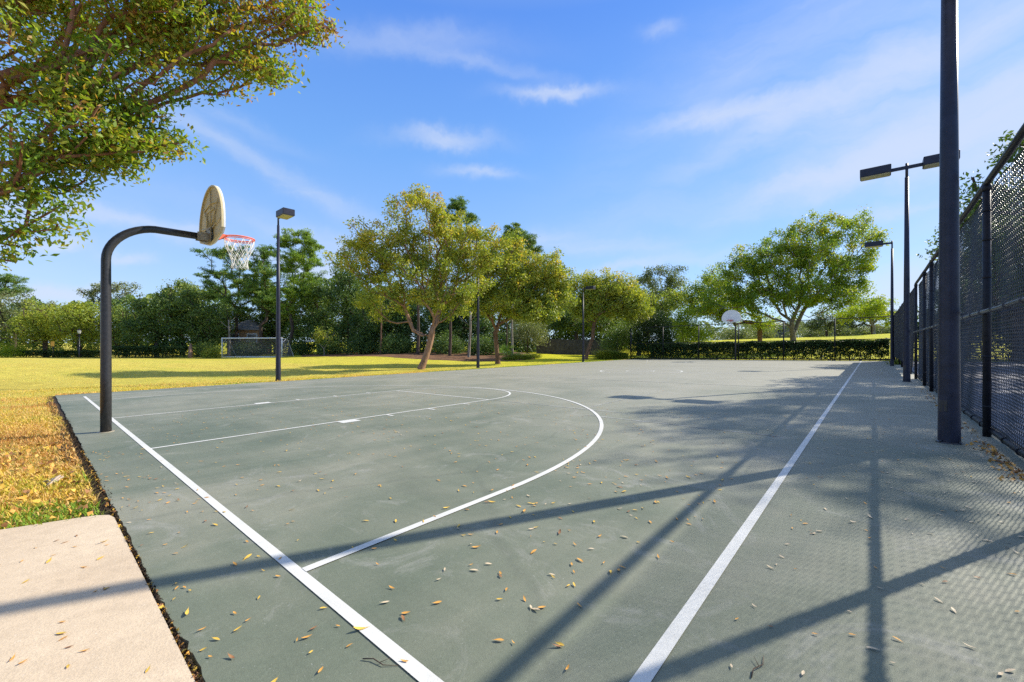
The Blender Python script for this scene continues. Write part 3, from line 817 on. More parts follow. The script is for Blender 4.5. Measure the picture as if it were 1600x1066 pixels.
# screened stretch beyond the pole
e = empty('screened_fence', (FX, 27, plane(FX, 27)), 'farther stretch of the side fence covered by a dark windscreen behind the light poles', 'fence')
def f2(y): return plane(FX, y) - plane(FX, 27)
for y in (20.6, 23.6, 26.6, 29.6, 32.6, 35.6):
    mb = MB(); mb.tube([(.02, y - 27, f2(y) - .1), (.02, y - 27, f2(y) + 3.0)], .04, 10); mb.build('post', M['vinyl'], e)
mb = MB(); mb.tube([(.02, y - 27, f2(y) + 2.98) for y in np.arange(17.7, 36.4, 1)], .03, 8); mb.build('top_rail', M['vinyl'], e)
ys = np.arange(17.75, 36.2, .22); zs = np.linspace(.12, 1, 14); V = []; 
for y in ys:
    sag = 2.93 - .10 * abs(math.sin((y - 17.6) / 3.0 * PI)) - .05 * math.sin(y * .7)
    for z in zs: V.append((-.05 + .02 * math.sin(y * 3.1 + z * 4) + .012 * math.sin(y * 7 + z * 2), y - 27, f2(y) + z * sag))
nz = len(zs); q = [(i * nz + j, (i + 1) * nz + j, (i + 1) * nz + j + 1, i * nz + j + 1) for i in range(len(ys) - 1) for j in range(nz - 1)]
V = np.array(V); n0 = len(V); V2 = V.copy(); V2[:, 0] += .006
mesh_obj('windscreen', np_mesh('windscreen', np.concatenate([V, V2]), q + [tuple(n0 + i for i in f[::-1]) for f in q], mats=[M['screen']], smooth=True), e)

# end fence beyond the far basket
FY = 36.75
e = empty('end_fence', (0, FY, plane(0, FY)), 'thin dark chain link fence behind the far basket in front of the hedge', 'fence')
def f3(x): return plane(x, FY) - plane(0, FY)
for x in (-9.3, -6.2, -3.1, 0.0, 3.1, 6.2, 9.25):
    mb = MB(); mb.tube([(x, 0, f3(x) - .1), (x, 0, f3(x) + 3.0)], .065 if x < -9 else .04, 10); mb.build('post', M['vinyl'], e)
for nm, z in (('top_rail', 2.97), ('mid_rail', 1.47), ('bottom_rail', .08)):
    mb = MB(); mb.tube([(x, .02, f3(x) + z) for x in np.arange(-9.3, 9.3, 1.5)] + [(9.25, .02, f3(9.25) + z)], .026 if z > 1 else .05, 8); mb.build(nm, M['vinyl'], e)
V, Q = chain(None, -9.3, 9.25, 2.9, .085, .0016)
V = V[:, [1, 0, 2]]; V[:, 1] += .05; V[:, 2] += f3(V[:, 0])
mesh_obj('wire_mesh', np_mesh('wire_mesh', V, Q, mats=[M['vinyl']]), e)

# ================================================================== SOCCER GOAL
def goal():
    A = np.array([*XY(347, 52.6)]); B = np.array([*XY(440.5, 51.0)])
    ux = (B - A) / np.linalg.norm(B - A); Lg = np.linalg.norm(B - A); un = np.array([-ux[1], ux[0]])
    if np.dot(un, A - np.array([XC, YC])) < 0: un = -un
    zg = (G(*A) + G(*B)) / 2
    e = empty('soccer_goal', (A[0], A[1], zg), 'full size white soccer goal with a dark net at the far side of the field', 'soccer goal')
    P = lambda s, t, z: (ux[0] * s + un[0] * t, ux[1] * s + un[1] * t, z)
    Hh = 2.42; D1, D2 = .9, 2.1
    mb = MB(); mb.tube([P(0, 0, -.1), P(0, 0, Hh), P(.001, 0, Hh)], .06, 10); mb.tube([P(Lg, 0, -.1), P(Lg, 0, Hh), P(Lg, 0, Hh)], .06, 10); mb.tube([P(-.06, 0, Hh), P(Lg + .06, 0, Hh)], .06, 10)
    mb.build('goal_frame', M['goal_white'], e)
    mb = MB()
    for s in (0, Lg):
        mb.tube([P(s, 0, Hh - .05), P(s, D1, Hh - .08), P(s, D2, .04), P(s, 0, .04)], .03, 8)
        mb.tube([P(s, .05, Hh - .62), P(s, .75, Hh - .08)], .025, 6)
    mb.tube([P(0, D2, .04), P(Lg, D2, .04)], .04, 8); mb.tube([P(0, 0, .05), P(Lg, 0, .05)], .035, 8); mb.tube([P(0, D1, Hh - .08), P(Lg, D1, Hh - .08)], .022, 6)
    mb.build('back_frame', M['goal_white'], e)
    nt = MB(); st = .12; r = .016
    prof = [(D1, Hh - .08), (D2, .04)]
    for s in np.arange(0, Lg + .01, st): nt.tube([P(s, 0, Hh - .06), P(s, D1, Hh - .10), P(s, (D1 + D2) / 2 - .15, Hh * .5), P(s, D2, .05)], r, 3, cap=False)
    for t in np.linspace(0, 1, 20):
        if t < .25: y_, z_ = D1 * t / .25, Hh - .08
        else: y_, z_ = D1 + (D2 - D1) * (t - .25) / .75 - .15 * math.sin(PI * (t - .25) / .75), Hh - .08 - (Hh - .13) * (t - .25) / .75
        nt.tube([P(0, y_, z_), P(Lg, y_, z_)], r, 3, cap=False)
    for s in (0.01, Lg - .01):
        for t in np.arange(st, D2, st): nt.tube([P(s, t, .05), P(s, t, Hh - .1 if t < D1 else (Hh - .1) * (1 - (t - D1) / (D2 - D1)) + .03)], r, 3, cap=False)
        for z in np.arange(.2, Hh - .1, st): nt.tube([P(s, 0, z), P(s, D1 + (D2 - D1) * (1 - z / Hh), z)], r, 3, cap=False)
    nt.build('net', M['goal_net'], e)
goal()

# ================================================================== SMALL THINGS FAR OFF
def lantern_post(u, d, h, label):
    x, y = XY(u, d); z = G(x, y); e = empty('lantern_post', (x, y, z), label, 'street lamp')
    mb = MB(); mb.tube([(0, 0, -.1), (0, 0, .5), (0, 0, h - .6)], [.12, .075, .05], 10); mb.build('pole', M['metal_black'], e)
    mb = MB(); mb.tube([(0, 0, h - .6), (0, 0, h - .5), (0, 0, h - .12), (0, 0, h - .1)], [.10, .17, .22, .22], 8); la = mb.build('lantern', M['lantern'], e)
    mb = MB(); mb.tube([(0, 0, h - .1), (0, 0, h + .05), (0, 0, h + .16)], [.27, .12, .02], 8); mb.build('cap', M['metal_black'], la)
lantern_post(124, 59, 4.0, 'slim park lamp post with a white lantern at the left edge of the field')
x, y = XY(83, 58.5); z = G(x, y); e = empty('warning_sign', (x, y, z), 'small orange sign on a thin post in front of the far left trees', 'sign')
mb = MB(); mb.tube([(0, 0, -.1), (0, 0, 2.3)], .045, 8); mb.build('post', M['metal_black'], e)
mb = MB(); mb.box((.04, -.05, 1.95), (.52, .02, .70), rz=YAW, bev=.01); mb.build('panel', M['sign'], e)

def house(u, d, w, dp, hw, hr, wall, label, rz, dz=0.0):
    x, y = XY(u, d); z = G(x, y) + dz; e = empty('house', (x, y, z), label, 'house'); e.rotation_euler = (0, 0, rz)
    mb = MB(); mb.box((0, 0, hw / 2 - .5), (w, dp, hw + 1)); mb.build('wall', M[wall], e)
    o = .5; a, b = w / 2 + o, dp / 2 + o; rl = max(.1, w / 2 - dp / 2)
    mb = MB(); mb.add([(-a, -b, hw), (a, -b, hw), (a, b, hw), (-a, b, hw), (-rl, 0, hw + hr), (rl, 0, hw + hr), (-a, -b, hw - .2), (a, -b, hw - .2), (a, b, hw - .2), (-a, b, hw - .2)],
                      [(0, 1, 5, 4), (2, 3, 4, 5), (1, 2, 5), (3, 0, 4), (0, 6, 7, 1), (1, 7, 8, 2), (2, 8, 9, 3), (3, 9, 6, 0), (9, 8, 7, 6)])
    rf = mb.build('roof', M['roof'], e)
    for wx in (-w * .28, w * .28):
        mb = MB(); mb.box((wx, -dp / 2 - .03, hw * .55), (1.5, .1, 1.3), bev=.01); wn = mb.build('window', M['goal_white'], e)
        mb = MB(); mb.box((wx, -dp / 2 - .07, hw * .55), (1.3, .06, 1.1)); mb.build('pane', M['glass'], wn)
house(391, 65, 4.6, 4, 3.0, 1.5, 'stucco', 'tan house with a grey hipped roof glimpsed between trunks behind the soccer goal', YAW + .1, .9)
house(1200, 125, 10, 8, 3.0, 1.3, 'stucco_grey', 'low blue grey building far off between the trunks of the big right tree', YAW - .5, 1.0)

def board_fence(u0, d0, u1, d1, h, label):
    A = np.array(XY(u0, d0)); B = np.array(XY(u1, d1)); L_ = np.linalg.norm(B - A); t = (B - A) / L_; nn = np.array([-t[1], t[0]])
    z0 = G(*A); e = empty('board_fence', (A[0], A[1], z0), label, 'fence')
    mb = MB(); w = .14; n = int(L_ / (w + .006))
    for i in range(n):
        c = t * (i + .5) * (w + .006); g = G(A[0] + c[0], A[1] + c[1]) - z0; hh = h + float(rng.normal()) * .015
        mb.box((c[0], c[1], g + hh / 2 - .02), (w, .02, hh), rz=math.atan2(t[1], t[0]))
    mb.build('board', M['wood_fence'], e)
    for zz in (.4, h - .4):
        mb = MB(); pts = []
        for s_ in np.linspace(0, L_, 8):
            c = t * s_ + nn * .05; pts.append((c[0], c[1], G(A[0] + t[0] * s_, A[1] + t[1] * s_) - z0 + zz))
        mb.tube(pts, .035, 4, smooth=False); mb.build('rail', M['wood_fence'], e)
board_fence(838, 49.5, 968, 51.5, 1.85, 'dark wooden board fence at the end of the lawn between two leaning trees')

ROOT = (2.72, -.76)
# snag leaning at the wood's edge and exposed root by the court
x, y = XY(297, 55); b = (x, y, G(x, y)); mb = MB()
mb.tube([(0, 0, -.2), (-.3, .1, .7), (-.75, .2, 1.5), (-.9, .25, 1.9)], [.30, .24, .20, .05], 9)
o = mb.build('broken_stump', M['bark_tan']); o.location = b; tag(o, 'reddish brown broken stump leaning at the edge of the wood left of the goal', 'stump')
x, y = ROOT; b = (x, y, G(x, y) - .02); mb = MB()
for k in range(5):
    a = .2 * k; pts = []
    for t in np.linspace(0, 1, 9): pts.append((-.12 + .24 * t + .02 * math.sin(5 * t + k), (k - 2) * .022 + .06 * math.sin(t * 2.6 + k * .3) - .05, .035 * math.sin(PI * t) - .008 + .006 * k % .02))
    mb.tube(pts, [.007 + .003 * math.sin(PI * t) for t in np.linspace(0, 1, 9)], 7)
o = mb.build('tree_root', M['root']); o.location = b; tag(o, 'knot of pale bare tree roots surfacing in the dry grass by the court', 'tree root')

# ================================================================== TREES
OV = 'small trees leaning along the left side of the court'
tree('leaning_tree', 'golden olive tree with a leaning forked trunk left of the middle floodlight pole', 'tree', 657, 24.6,
     [(655, 340, 55, 42), (600, 375, 55, 45), (700, 380, 60, 45), (745, 395, 42, 38), (565, 420, 38, 40), (640, 425, 75, 45), (715, 440, 55, 40), (770, 385, 25, 30), (545, 395, 25, 25), (600, 470, 50, 30), (690, 470, 40, 25), (640, 312, 26, 18), (606, 328, 14, 16), (655, 300, 10, 9), (690, 338, 20, 14), (735, 362, 22, 14), (530, 400, 18, 22), (770, 400, 16, 16), (580, 360, 22, 14)],
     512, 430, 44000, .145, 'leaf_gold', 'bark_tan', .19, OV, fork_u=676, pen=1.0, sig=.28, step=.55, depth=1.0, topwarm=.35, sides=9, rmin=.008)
tree('leaning_tree', 'olive tree with an upright reddish trunk just right of the middle floodlight pole', 'tree', 778, 31.4,
     [(790, 400, 38, 30), (760, 430, 30, 40), (815, 430, 48, 38), (850, 430, 35, 30), (800, 465, 55, 32), (860, 465, 38, 30), (745, 470, 25, 22), (835, 490, 40, 18), (872, 425, 24, 26), (885, 450, 20, 24), (862, 405, 18, 14), (800, 385, 22, 16)],
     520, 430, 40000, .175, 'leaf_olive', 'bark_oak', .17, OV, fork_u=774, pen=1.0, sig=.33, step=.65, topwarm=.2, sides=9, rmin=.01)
tree('leaning_tree', 'yellow green tree whose trunk leans right beside the far left floodlight pole', 'tree', 915, 40.0,
     [(945, 445, 38, 24), (915, 450, 25, 24), (975, 455, 28, 20), (930, 475, 35, 22), (975, 480, 34, 20), (905, 480, 18, 18), (990, 465, 18, 18), (1000, 490, 20, 14), (890, 470, 14, 14)],
     528, 380, 32000, .19, 'leaf_olive', 'bark_oak', .18, OV, fork_u=926, pen=1.0, sig=.38, step=.8, topwarm=.25, tbias=(.1, .95), sides=8, rmin=.012)
tree('spreading_tree', 'large green tree spreading wide over the lawn behind the far basket, tips turning yellow', 'tree', 1240, 45.5,
     [(1262, 358, 36, 22), (1305, 362, 34, 22), (1350, 366, 30, 24), (1222, 380, 38, 24), (1180, 405, 42, 24), (1282, 402, 52, 30), (1338, 408, 38, 26), (1212, 432, 50, 28), (1140, 432, 40, 22), (1292, 444, 48, 22), (1172, 465, 44, 22), (1118, 462, 34, 18), (1232, 470, 38, 16), (1368, 392, 18, 20), (1283, 336, 18, 11), (1335, 445, 36, 15), (1352, 465, 24, 10), (1105, 485, 22, 12), (1318, 345, 18, 12), (1196, 398, 24, 16), (1368, 360, 14, 12), (1165, 415, 22, 16), (1300, 468, 44, 14), (1255, 400, 40, 30), (1345, 342, 16, 12), (1250, 455, 60, 20)],
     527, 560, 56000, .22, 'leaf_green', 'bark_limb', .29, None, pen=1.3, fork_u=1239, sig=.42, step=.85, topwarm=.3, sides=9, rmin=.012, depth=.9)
tree('round_tree', 'loose green tree standing directly behind the far basket, left of the biggest tree', 'tree', 1188, 52,
     [(1100, 455, 32, 22), (1075, 470, 24, 18), (1140, 490, 35, 20), (1110, 485, 34, 16), (1192, 505, 26, 14), (1085, 490, 20, 12), (1120, 435, 24, 16), (1150, 465, 30, 18)],
     505, 190, 19000, .22, 'leaf_green', 'bark_oak', .3, None, sig=.55, step=1.0, topwarm=.2, rmin=.015)
tree('round_tree', 'bright yellow green young tree on the far lawn near the right fence', 'tree', 1366, 66,
     [(1345, 488, 30, 14), (1370, 480, 22, 16), (1318, 497, 18, 8), (1385, 495, 16, 12)],
     510, 70, 6500, .26, 'leaf_lime', 'bark_grey', .2, None, sig=.5, step=1.0, rmin=.02)

# the tree whose boughs reach in at the top left; it stands behind the baseline, out of the picture
E_ = [(-2.2, -3.4, 5.4, 1.6, 1.6, 1.0), (-1.2, -4.6, 5.4, 1.4, 1.4, .9)]
tree('overhanging_tree', 'near tree whose leafy boughs hang into the top left of the picture', 'tree', -330, 5.2,
     [(60, 20, 120, 60, .3), (180, 10, 120, 70, .2), (300, 40, 110, 70, .6), (400, 60, 80, 55, .9), (478, 28, 52, 46, 1.1), (512, 50, 22, 24, 1.1), (430, 95, 40, 25, .9), (380, 110, 60, 35, .8), (90, 110, 110, 60, -.2), (210, 130, 90, 50, .2), (60, 200, 90, 50, -.4), (165, 205, 85, 45, .1), (200, 250, 60, 28, .2), (110, 265, 70, 35, 0), (20, 270, 50, 40, -.3), (35, 335, 50, 30, -.3), (10, 375, 28, 22, -.3), (60, 305, 55, 26, -.2), (35, 350, 50, 24, -.3), (8, 395, 22, 16, -.3), (230, 215, 60, 40, .3), (300, 120, 50, 35, .6), (440, -40, 60, 40, 1), (250, -60, 120, 40, .4), (20, -60, 120, 40, 0), (-90, 60, 70, 80, 0), (-90, 250, 60, 60, -.2)],
     2.25, 760, 66000, .077, 'leaf_near', 'bark_near', .17, None, base=(-1.35, -2.75), lean=.1, sig=.165, wr=.42, step=.30, depth=.8, rmin=.0028, sides=8, droop=.5, up=.3, topwarm=.32, extra=E_, tbias=(0, 1), pen=1.5)

# ---- the pines behind the field
PN = 'pines behind the soccer field'
def pine(label, u, d, bl, leaf='needle', n=11000, r=.24, top=None):
    x, y = XY(u, d); vs = [b[1] for b in bl]; tu = [b[0] for b in bl][int(np.argmin(vs))]
    return tree('pine_tree', label, 'pine tree', u, d, bl, (max(vs) + 545) / 2, 260, int(n * 2.4), .36, leaf, 'bark_dark', r, PN, sig=.34, wr=.17, step=1.0, depth=.95, up=.9, droop=-.25,
                rmin=.02, flat=.62, bend=.05, shell=.5, pen=.5, fork_u=(u * 2 + tu) / 3)
pine('dark pine whose ragged top rises behind the near basketball net', 368, 62, [(345, 400, 30, 14), (372, 395, 26, 14), (392, 412, 26, 14), (332, 428, 26, 12), (365, 430, 40, 16), (400, 440, 30, 14), (345, 455, 40, 16), (385, 470, 40, 18), (322, 440, 14, 9)])
pine('dark pine between the net and the nearest left floodlight pole', 405, 60, [(412, 400, 22, 16), (420, 425, 26, 16), (400, 450, 28, 18), (425, 470, 28, 18)], n=8000)
pine('tall bright green pine just right of the nearest left floodlight pole', 453, 57, [(466, 368, 24, 12), (448, 378, 22, 12), (484, 385, 22, 13), (470, 402, 32, 15), (488, 412, 18, 12), (452, 420, 26, 14), (478, 435, 30, 15), (455, 455, 34, 15), (490, 465, 26, 14), (448, 482, 26, 12)], 'needle_bright', 14000)
pine('tall thin pine whose tuft rises above the first golden leaning tree', 708, 58, [(716, 320, 20, 12), (704, 338, 18, 10), (732, 342, 16, 11), (712, 365, 22, 11), (740, 370, 16, 12), (700, 400, 24, 14)], n=7500, r=.2)
pine('tall pine whose tuft rises above the olive tree right of the middle light pole', 806, 58, [(804, 362, 20, 11), (822, 374, 20, 11), (790, 378, 14, 9), (830, 392, 18, 10), (808, 400, 26, 14)], n=7500, r=.2)
pine('pine tip showing over the left edge trees below the hanging boughs', 14, 84, [(12, 437, 20, 9), (30, 452, 16, 7), (0, 455, 22, 10)], n=5000)

# ---- broadleaf trees along the edge of the wood
WD = 'trees along the edge of the wood'
def bg(label, u, d, bl, mat, n=9000, L=.30, nattr=120, tb=(0, 1), fv=None, sig=.62, r=.28, bark='bark_dark', name='broadleaf_tree', tw=.1, g=WD, shell=.36, depth=.85):
    vs = [b[1] + b[3] for b in bl]
    return tree(name, label, 'tree', u, d, bl, fv if fv else min(540, max(vs) - 8), nattr, n, L, mat, bark, r, g, sig=sig, step=1.2, depth=depth, rmin=.02, sides=5, topwarm=tw, tbias=tb, shell=shell)
bg('grey green oak filling the left edge of the picture under the pine tip', 22, 68, [(10, 475, 42, 28), (55, 480, 40, 26), (-40, 480, 50, 35), (20, 505, 60, 25), (80, 500, 22, 22)], 'leaf_grey', 10000)
bg('rounded tree turning gold behind the small orange sign', 72, 62, [(70, 495, 34, 20), (55, 515, 36, 20), (88, 512, 26, 20)], 'leaf_gold', 8000, .26, tb=(0, .8))
bg('rounded golden green tree behind the park lamp post', 124, 61, [(122, 488, 28, 16), (112, 510, 30, 22), (140, 512, 24, 22), (150, 495, 18, 14)], 'leaf_gold', 8000, .26, tb=(0, .7))
bg('airy pale tree with open flat topped branches behind the near hoop post', 172, 78, [(146, 456, 22, 11), (170, 446, 26, 9), (196, 452, 24, 11), (160, 470, 22, 9), (190, 470, 18, 8)], 'leaf_grey', 3600, .3, 60, fv=520, sig=.5, tb=(.4, 1))
bg('tall loose green tree rising above the wood between the near hoop post and the pines', 285, 66, [(278, 452, 22, 16), (300, 462, 24, 16), (262, 470, 22, 16), (290, 485, 30, 20)], 'leaf_mid', 9000, .28, 120, tb=(.2, 1))
bg('green tree half hidden by the near hoop post', 196, 63, [(195, 495, 26, 18), (188, 520, 28, 20), (215, 515, 22, 22)], 'leaf_mid', 7000, .28, tb=(.2, 1))
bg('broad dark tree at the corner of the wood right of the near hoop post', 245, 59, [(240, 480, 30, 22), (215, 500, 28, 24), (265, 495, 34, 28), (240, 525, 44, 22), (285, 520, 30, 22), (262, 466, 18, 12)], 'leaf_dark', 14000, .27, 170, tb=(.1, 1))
bg('dark leafy tree left of the soccer goal', 310, 60, [(300, 470, 26, 18), (318, 490, 32, 22), (290, 500, 30, 24), (325, 520, 32, 22), (345, 495, 26, 22)], 'leaf_mid', 12000, .27, 150, tb=(0, .75))
bg('dark tree behind the left half of the soccer goal', 360, 67, [(355, 495, 34, 22), (385, 500, 26, 20), (340, 522, 30, 16)], 'leaf_mid', 8000, .28, tb=(0, .7))
bg('dark tree behind the right post of the soccer goal', 432, 66, [(430, 490, 36, 26), (415, 515, 32, 18), (455, 510, 30, 22)], 'leaf_dark', 9000, .29)
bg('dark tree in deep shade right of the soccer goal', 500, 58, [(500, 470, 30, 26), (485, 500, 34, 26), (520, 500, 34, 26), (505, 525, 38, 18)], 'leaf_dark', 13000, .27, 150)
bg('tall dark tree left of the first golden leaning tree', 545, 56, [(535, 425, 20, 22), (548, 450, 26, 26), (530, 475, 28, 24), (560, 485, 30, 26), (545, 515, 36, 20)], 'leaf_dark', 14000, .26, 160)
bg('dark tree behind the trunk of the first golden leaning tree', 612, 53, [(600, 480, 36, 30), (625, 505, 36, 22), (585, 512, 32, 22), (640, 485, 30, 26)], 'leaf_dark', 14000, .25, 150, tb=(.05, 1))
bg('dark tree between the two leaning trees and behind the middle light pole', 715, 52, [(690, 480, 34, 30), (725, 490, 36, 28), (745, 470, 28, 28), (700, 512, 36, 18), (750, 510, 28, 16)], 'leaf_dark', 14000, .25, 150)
bg('full green tree behind the olive tree and left of the board fence', 835, 60, [(815, 470, 34, 30), (855, 480, 38, 28), (880, 495, 34, 24), (830, 505, 34, 20), (905, 500, 28, 22), (868, 445, 32, 26), (892, 462, 28, 24), (850, 430, 26, 22)], 'leaf_mid', 19000, .27, 190, fv=528)
bg('leafy tree overhanging the wooden board fence', 900, 56, [(885, 490, 26, 16), (912, 502, 30, 14), (945, 505, 30, 16), (870, 505, 22, 12)], 'leaf_mid', 9000, .24, 110, tb=(0, .8), fv=524)
bg('big grey green oak rising far behind the dark clipped shrub', 1032, 78, [(1035, 432, 34, 16), (1012, 450, 34, 18), (1055, 448, 26, 18), (1030, 472, 46, 20), (1000, 435, 16, 10)], 'leaf_grey', 11000, .32, 130, tb=(0, .75))
bg('green tree between the leaning tree and the dark clipped shrub', 998, 50, [(1005, 475, 26, 18), (1030, 488, 26, 18), (1048, 470, 20, 16), (985, 495, 20, 16)], 'leaf_olive', 9000, .23, 110, tb=(0, .8), fv=530)
bg('dull dark tree far beyond the lawn right of the biggest trunk', 1292, 92, [(1290, 500, 24, 16), (1275, 508, 20, 12), (1308, 508, 18, 12)], 'leaf_grey', 5000, .34, 70, tb=(0, .5))
bg('dark spreading tree far beyond the lawn behind the yellow green young tree', 1364, 88, [(1350, 488, 30, 14), (1378, 492, 24, 16), (1330, 502, 24, 12), (1365, 475, 18, 10)], 'leaf_grey', 6500, .34, 80, tb=(0, .45))
# shade trees beyond the side fence: their shadows fall across the court
def shade(label, x, y, ex, n, L=.17, nattr=200, mat='leaf_mid', fork=2.3):
    z = G(x, y); ext = [(x + a, y + b_, z + c, r1, r2, r3) for a, b_, c, r1, r2, r3 in ex]
    return tree('shade_tree', label, 'tree', 0, 20, [], fork, nattr, n, L, mat, 'bark_dark', .3, 'trees beyond the side fence', base=(x, y), sig=.40, step=.7, rmin=.01, extra=ext, shell=.4, tbias=(0, .9))
shade('dark oak beyond the side fence showing over the top rail beside the thick post', 16.4, 25.0, [(.5, 0, 13.4, 2.4, 3.0, 1.9), (-.7, -1.8, 12.6, 1.3, 1.9, 1.4), (-.6, 1.8, 12.0, 1.3, 2.0, 1.4), (2.4, 1.0, 12.4, 2.4, 2.4, 1.6), (1.0, -3.2, 12.2, 2.0, 2.0, 1.5), (.6, 3.4, 12.4, 2.0, 2.2, 1.5), (-3.6, .4, 7.3, 1.1, 1.4, .9), (-2.7, 1.0, 8.6, 1.2, 1.6, 1.0), (-2.6, -.8, 5.8, 1.2, 1.4, 1.0), (.2, -4.4, 10.6, 1.5, 1.5, 1.1), (.3, -.6, 9.4, 1.8, 2.2, 1.0), (0, 4.2, 9.8, 1.8, 1.8, 1.1), (-.8, -3.0, 9.6, 1.1, 1.5, .9), (-.6, -5.8, 11.8, 1.2, 1.0, .8), (-1.9, -1.4, 13.2, .9, 1.5, .8), (-.9, 4.2, 12.8, 1.1, 1.5, .9), (-4.6, .8, 7.3, .8, 1.2, 1.0), (-4.1, .6, 8.7, .7, 1.0, .8), (-.6, -7.4, 11.2, 1.0, .9, .6)], 25000, .19, 180, 'leaf_dark', 6.0)
shade('tall dark tree behind the windscreen fence seen through the wire of the near fence', 14.8, 37.2, [(0, 0, 9.0, 2.6, 2.8, 1.8), (-1.6, -1.4, 8.0, 1.6, 2.0, 1.4), (-1.4, 1.6, 7.2, 1.6, 1.8, 1.4), (1.8, .8, 8.0, 2.4, 2.4, 1.5), (0, -2.8, 6.6, 2.0, 1.8, 1.3), (-2.2, .2, 5.6, 1.2, 1.4, .9), (-3.3, -.4, 6.6, .5, .5, .35), (-3.0, .8, 8.0, .45, .5, .3)], 20000, .2, 170, 'leaf_mid', 3.2)
shade('bushy dark tree close beyond the near fence, filling its wire with leaves', 15.6, 31.0, [(0, 0, 5.4, 2.4, 2.4, 2.0), (-2.0, -.8, 6.6, 1.4, 1.6, 1.2), (-1.9, .6, 4.2, 1.3, 1.6, 1.2), (.4, -1.6, 3.2, 2.0, 1.6, 1.2), (1.6, .6, 4.2, 2.0, 2.0, 1.6)], 17000, .17, 170, 'leaf_dark', 2.0)
shade('spreading dark tree beyond the tennis court between the windscreen and the low dark tree', 15.4, 40.5, [(0, 0, 5.0, 3.0, 2.6, 1.6), (-2.0, 0, 3.4, 1.5, 1.8, 1.4), (2.0, 0, 3.4, 2, 1.8, 1.5)], 10000, .22, 100, 'leaf_dark', 1.8)
shade('low dark tree beyond the tennis court seen only through the chain link', 18.5, 41.5, [(0, 0, 4.0, 3.4, 2.6, 1.9), (-2.8, .4, 3.2, 2.2, 2.0, 1.7), (2.8, 0, 3.4, 2.4, 2.0, 1.7), (0, -.6, 1.8, 3.6, 1.6, 1.1)], 13000, .24, 120, 'leaf_dark', 1.2)
shade('dark bushy tree at the far corner of the tennis court beside the windscreen', 13.2, 42.5, [(0, 0, 3.6, 2.6, 2.2, 1.9), (-1.6, .3, 2.4, 1.6, 1.6, 1.5), (1.8, 0, 2.2, 1.8, 1.6, 1.4)], 9000, .24, 90, 'leaf_dark', 1.2)
shade('dark tree far to the right beyond the tennis court', 26, 42, [(0, 0, 4.8, 4.0, 3.0, 2.4), (-2.6, 0, 2.6, 2.4, 2.0, 1.8), (2.6, 0, 2.6, 2.4, 2.0, 1.8)], 11000, .26, 110, 'leaf_dark', 1.4)

# bare trunks standing in the pine straw
def bare_trunk(label, u, d, v_top, r, lean=0.0, bark='bark_grey', stub=False):
    x, y = XY(u, d); b = (x, y, G(x, y)); t = W(u + lean, v_top, d) - np.array(b)
    mb = MB(); mb.tube([(0, 0, -.2)] + [tuple(t * f + np.array([.06 * math.sin(5 * f + u), .05 * math.sin(4 * f), 0])) for f in (.02, .3, .6, 1)], [r * 1.25, r * 1.1, r, r * .85, r * .7], 9)
    e = empty('bare_tree', b, label, 'tree', 'bare trunks in the pine straw bed')
    mb.build('trunk', M[bark], e)
    c = MB()
    for k in range(5):
        a = k * 2.1 + u; s0 = t * (.62 + .08 * k); c.tube([tuple(s0), tuple(s0 + np.array([math.cos(a) * .5, math.sin(a) * .5, .35])), tuple(s0 + np.array([math.cos(a) * 1.1, math.sin(a) * 1.1, .95]))], [r * .35, r * .25, r * .08], 5)
    c.build('branch', M[bark], e)
bare_trunk('pale straight trunk right of the olive tree in the pine straw', 800, 39.5, 470, .11)
bare_trunk('thin dark trunk close behind the trunk of the olive tree', 791, 41, 480, .07, bark='bark_dark')
bare_trunk('grey trunk with a bent stub left of the middle light pole', 733, 40, 478, .12, 2)
bare_trunk('dark straight trunk just right of the first golden tree base', 703, 43, 450, .15, bark='bark_dark')
bare_trunk('dark straight trunk left of the first golden tree base', 653, 46, 450, .16, bark='bark_dark')
bare_trunk('slim brown trunk well left of the first golden tree', 595, 48, 470, .10, bark='bark_oak')
bare_trunk('pale post like trunk behind the soccer goal', 358, 57, 500, .13)

